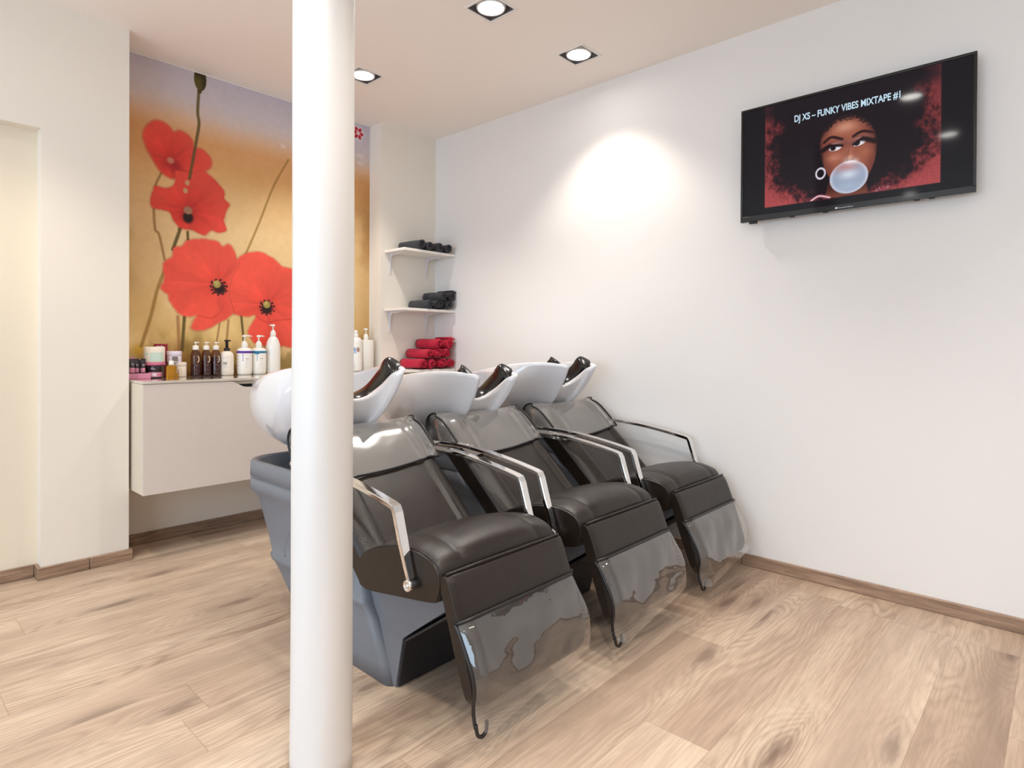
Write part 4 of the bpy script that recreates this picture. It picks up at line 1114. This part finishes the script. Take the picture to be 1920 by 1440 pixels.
# amber oil bottle and small dropper
t = bottle_thing('oil_bottle', 'small clear bottle of amber oil with a white cap', 'bottle', 1.139, 3.475)
b = B(); b.loft([[(x*k, y*k, z) for x, y in ((-.022, -.012), (-.02, -.014), (.02, -.014), (.022, -.012), (.022, .012), (.02, .014), (-.02, .014), (-.022, .012))] for z, k in ((0, .96), (.002, 1), (.058, 1), (.064, .85), (.067, .5))]); b.done('bottle_body', M_AMBER, t)
b = B(); b.lathe([(.012, .067), (.0125, .068), (.0125, .088), (.011, .090)], n=20); b.done('cap', M_WHITEP, t)
t = bottle_thing('oil_bottle', 'tiny dropper vial of amber oil in front of the plain white jar', 'bottle', 1.170, 3.490)
b = B(); b.lathe([(.009, 0), (.0095, .002), (.0095, .022)], n=16); b.done('bottle_body', M_AMBER, t)
b = B(); b.lathe([(.0095, .0222), (.0095, .038), (.004, .046), (.003, .066), (.001, .068)], n=16); b.done('dropper', M_CLEARP, t)
# three plum brown pump bottles
def brown(x, y, lev, label):
    r = bottle_thing('pump_bottle', label, 'bottle', x, y, 'plum brown pump bottles')
    b = B(); b.lathe([(.0235, 0), (.0255, .003), (.0262, .01), (.0262, .105), (.0245, .122), (.019, .139), (.014, .146)], n=28); bd = b.done('bottle_body', M_BROWNP, r)
    b = B(); b.lathe([(.022, .003), (.0242, .006), (.0242, lev)], n=28); b.done('liquid', M_BROWNL, r)
    b = B(); o_, i_ = [], []
    for k in range(13):
        an = math.radians(-95+190*k/12)
        for arr, rad, cxx in ((o_, 1., 0.), (i_, .95, -.42)):
            aa = math.radians(-90+VA+34+24*(rad*math.cos(an)*1.0+cxx)); arr.append((.0266*math.cos(aa), .0266*math.sin(aa), .094+.0185*rad*math.sin(an)))
    b.loft([o_, i_], closed=False, caps=False); b.done('crescent_print', M_CREAM, bd)
    for a, c, z, hh in ((10, 36, .062, .0016), (12, 30, .055, .0008), (10, 38, .036, .0010), (10, 34, .024, .0007), (12, 38, .012, .0014)): label_patch(bd, 'print', .0266, VA+a, VA+c, z, z+hh, M_TAUPE)
    b = B(); b.lathe([(.0155, .146), (.016, .148), (.016, .164), (.014, .169), (.006, .171)], n=22); pump_head(b, .166, .66, .020, 1); b.done('pump', M_WHITEP, r)
brown(1.292, 3.565, .066, 'plum brown pump bottle on the left of the three, lowest fill')
brown(1.348, 3.565, .088, 'plum brown pump bottle in the middle of the three')
brown(1.401, 3.567, .104, 'plum brown pump bottle on the right of the three, fullest')
# white bottle, black pump
r = bottle_thing('pump_bottle', 'cream white bottle with a black pump', 'bottle', 1.461, 3.565)
b = B(); b.lathe([(.030, 0), (.0345, .003), (.0365, .012), (.0365, .108), (.034, .122), (.026, .134), (.014, .139)], n=32); bd = b.done('bottle_body', M_WHITEP2, r)
b = B(); b.lathe([(.015, .139), (.0158, .140), (.0158, .153), (.013, .156), (.0105, .157)], n=22); b.lathe([(.0078, .156), (.0078, .190), (.012, .196), (.0158, .199), (.0158, .2015), (.010, .203)], n=18); b.tube([(0, 0, .198), (.014, -.006, .1985), (.019, -.008, .196)], .004, 8); b.done('pump', M_BLACK, r)
M = Matrix.Rotation(math.radians(VA), 4, 'Z') @ Matrix.Translation((-.013, -.0368, .062)) @ Matrix.Rotation(PI/2, 4, 'X')
text('print', 'FREE', M_INKD, bd, M, .021, .0004, 'LEFT', .5)
for a0, a1, z0, z1 in ((-30, 34, .100, .1007), (-30, 34, .018, .0187), (-18, 12, .052, .0530), (-18, 6, .046, .0468)): label_patch(bd, 'label_line', .0367, VA+a0, VA+a1, z0, z1, M_INK)
# two pump bottles with coloured bands
def banded(x, y, mat, pale, label, sc=1., spout=.046):
    r = bottle_thing('pump_bottle', label, 'bottle', x, y, 'white pump bottles with coloured bands')
    b = B(); b.lathe([(.034, 0), (.039, .003), (.0405, .012), (.0425, .05), (.0425, .138), (.040, .148), (.030, .156), (.018, .159)], n=34); bd = b.done('bottle_body', M_WHITEP, r)
    b = B(); b.lathe([(.0424, .126), (.0433, .127), (.0433, .138), (.0424, .139)], n=34); b.done('colour_band', mat, bd)
    label_patch(bd, 'letter_print', .0428, VA-20, VA+14, .120, .126, pale)
    label_patch(bd, 'letter_print', .0429, VA-5, VA-1, .078, .124, mat)
    for k in range(4): label_patch(bd, 'print', .0428, VA-52+(k % 2)*2, VA-40, .052+.019*k, .055+.019*k, M_INK)
    label_patch(bd, 'print', .0428, VA+20, VA+42, .093, .0955, M_INKD)
    for k in range(4): label_patch(bd, 'print', .0428, VA+20, VA+42-5*(k % 2), .082-.012*k, .0828-.012*k, M_INK)
    label_patch(bd, 'print', .0428, VA+26, VA+40, .114, .1148, M_INK)
    pump(r, .159, M_WHITEP, .0178, 1.05, spout, 1)
banded(1.561, 3.563, M_PURPLE, M_LILAC, 'white pump bottle with a purple band')
banded(1.648, 3.568, M_BLUE, M_BLUE, 'white pump bottle with a teal blue band', 1., .034)
# tall plain white bottle
r = bottle_thing('pump_bottle', 'tall plain white pump bottle with sloping shoulders, left of the column', 'bottle', 1.740, 3.575)
b = B(); b.lathe([(.036, 0), (.041, .003), (.0425, .012), (.0425, .140), (.0415, .165), (.037, .190), (.028, .212), (.019, .224), (.015, .228)], n=34); b.done('bottle_body', M_WHITEP, r)
pump(r, .228, M_WHITEP, .0165, 1.02, .022, -1)
# right of the column
r = bottle_thing('pump_bottle', 'white round bottle with a rose dot label, right of the column', 'bottle', 2.312, 3.560)
b = B(); b.lathe([(.038, 0), (.0425, .003), (.043, .012), (.043, .195), (.040, .212), (.029, .226), (.018, .231)], n=34); bd = b.done('bottle_body', M_WHITEP, r)
b = B(); b.lathe([(.0185, .231), (.019, .232), (.0185, .251), (.016, .254)], n=20); b.lathe([(.013, .2542), (.0135, .262), (.012, .274), (.004, .278)], n=18); b.done('cap', M_WHITEP, r)
label_patch(bd, 'blue_print', .0433, VA-12, VA+4, .120, .160, M_SKYB); label_patch(bd, 'print', .0434, VA-22, VA-12, .138, .158, M_PURPLE)
b = B(); rings = []
for k in range(13):
    a = PI*k/12; hx = 17*math.sin(a)
    aa = [math.radians(-90+VA+22+q*hx/17*15) for q in (-1, -.5, 0, .5, 1)]
    rings.append([(.0434*math.cos(c), .0434*math.sin(c), .145+.017*math.cos(a)) for c in aa])
b.loft(rings, closed=False, caps=False); b.done('rose_dot', M_TAUPE, bd)
for k in range(4): label_patch(bd, 'print', .0433, VA-20, VA+2, .020+.009*k, .0212+.009*k, M_INK)
r = bottle_thing('pump_bottle', 'square shouldered plain white pump bottle at the right end of the glass top', 'bottle', 2.402, 3.575)
b = B(); b.loft([[(sx_*k, sy_*k, z) for sx_, sy_ in ((-.041, -.034), (-.034, -.041), (.034, -.041), (.041, -.034), (.041, .034), (.034, .041), (-.034, .041), (-.041, .034))] for z, k in ((0, .95), (.003, 1), (.206, 1), (.211, .95), (.212, .45))]); b.done('bottle_body', M_WHITEP, r)
pump(r, .2125, M_WHITEP, .0185, 1.12, .016, -1)
r = bottle_thing('pump_bottle', 'white bottle with a purple print, half hidden behind the right edge of the column', 'bottle', 2.222, 3.560)
b = B(); b.lathe([(.038, 0), (.0425, .003), (.043, .012), (.043, .195), (.040, .212), (.029, .226), (.018, .231)], n=34); bd = b.done('bottle_body', M_WHITEP, r)
label_patch(bd, 'print', .0433, VA+24, VA+44, .128, .158, M_PURPLE)
for k in range(3): label_patch(bd, 'print', .0433, VA+20, VA+40, .030+.009*k, .0312+.009*k, M_INK)
pump(r, .231, M_WHITEP, .0185, 1.0, .03, 1)

# ------------------------------------------------------------------ light, camera, colour management
def area(name, loc, rot, sx, sy, e, col):
    L = bpy.data.lights.new(name, 'AREA'); L.shape = 'RECTANGLE'; L.size = sx; L.size_y = sy; L.energy = e; L.color = col
    o = bpy.data.objects.new(name, L); COL.objects.link(o); o.location = loc; o.rotation_euler = rot
area('window_daylight', (XL-.16, (WY0+WY1)/2, (WZ0+WZ1)/2), (0, -PI/2, 0), WZ1-WZ0, WY1-WY0, 190., (.62, .81, 1.))
w = bpy.data.worlds.new('daylight'); SC.world = w; w.use_nodes = True
w.node_tree.nodes['Background'].inputs[0].default_value = (.72, .85, 1., 1); w.node_tree.nodes['Background'].inputs[1].default_value = .8

cam = bpy.data.cameras.new('camera'); co = bpy.data.objects.new('camera', cam); COL.objects.link(co)
R = Vector((0.6765408880374636, -0.7363852313988203, 0.0054053483871154455)); U = Vector((0.001229784363440227, 0.008469955052350486, 0.9999633730751494)); F = Vector((0.7364040429301699, 0.6765094610122737, -0.0066358659557971805))
m = Matrix((( R.x, U.x, -F.x, 0), (R.y, U.y, -F.y, 0), (R.z, U.z, -F.z, 1.0684), (0, 0, 0, 1)))
co.matrix_world = m
cam.sensor_width = 36.; cam.lens = 1139.07*36/1920.; cam.shift_y = (654.607-720)/1920.
cam.clip_start = .02
SC.camera = co
SC.view_settings.view_transform = 'Standard'; SC.view_settings.look = 'None'
SC.view_settings.gamma = 1.0; SC.view_settings.use_curve_mapping = False
SC.view_settings.exposure = EXPO
SC.cycles.use_denoising = True
SC.cycles.max_bounces = 10; SC.cycles.diffuse_bounces = 6; SC.cycles.transparent_max_bounces = 12
SC.cycles.sample_clamp_indirect = 6.
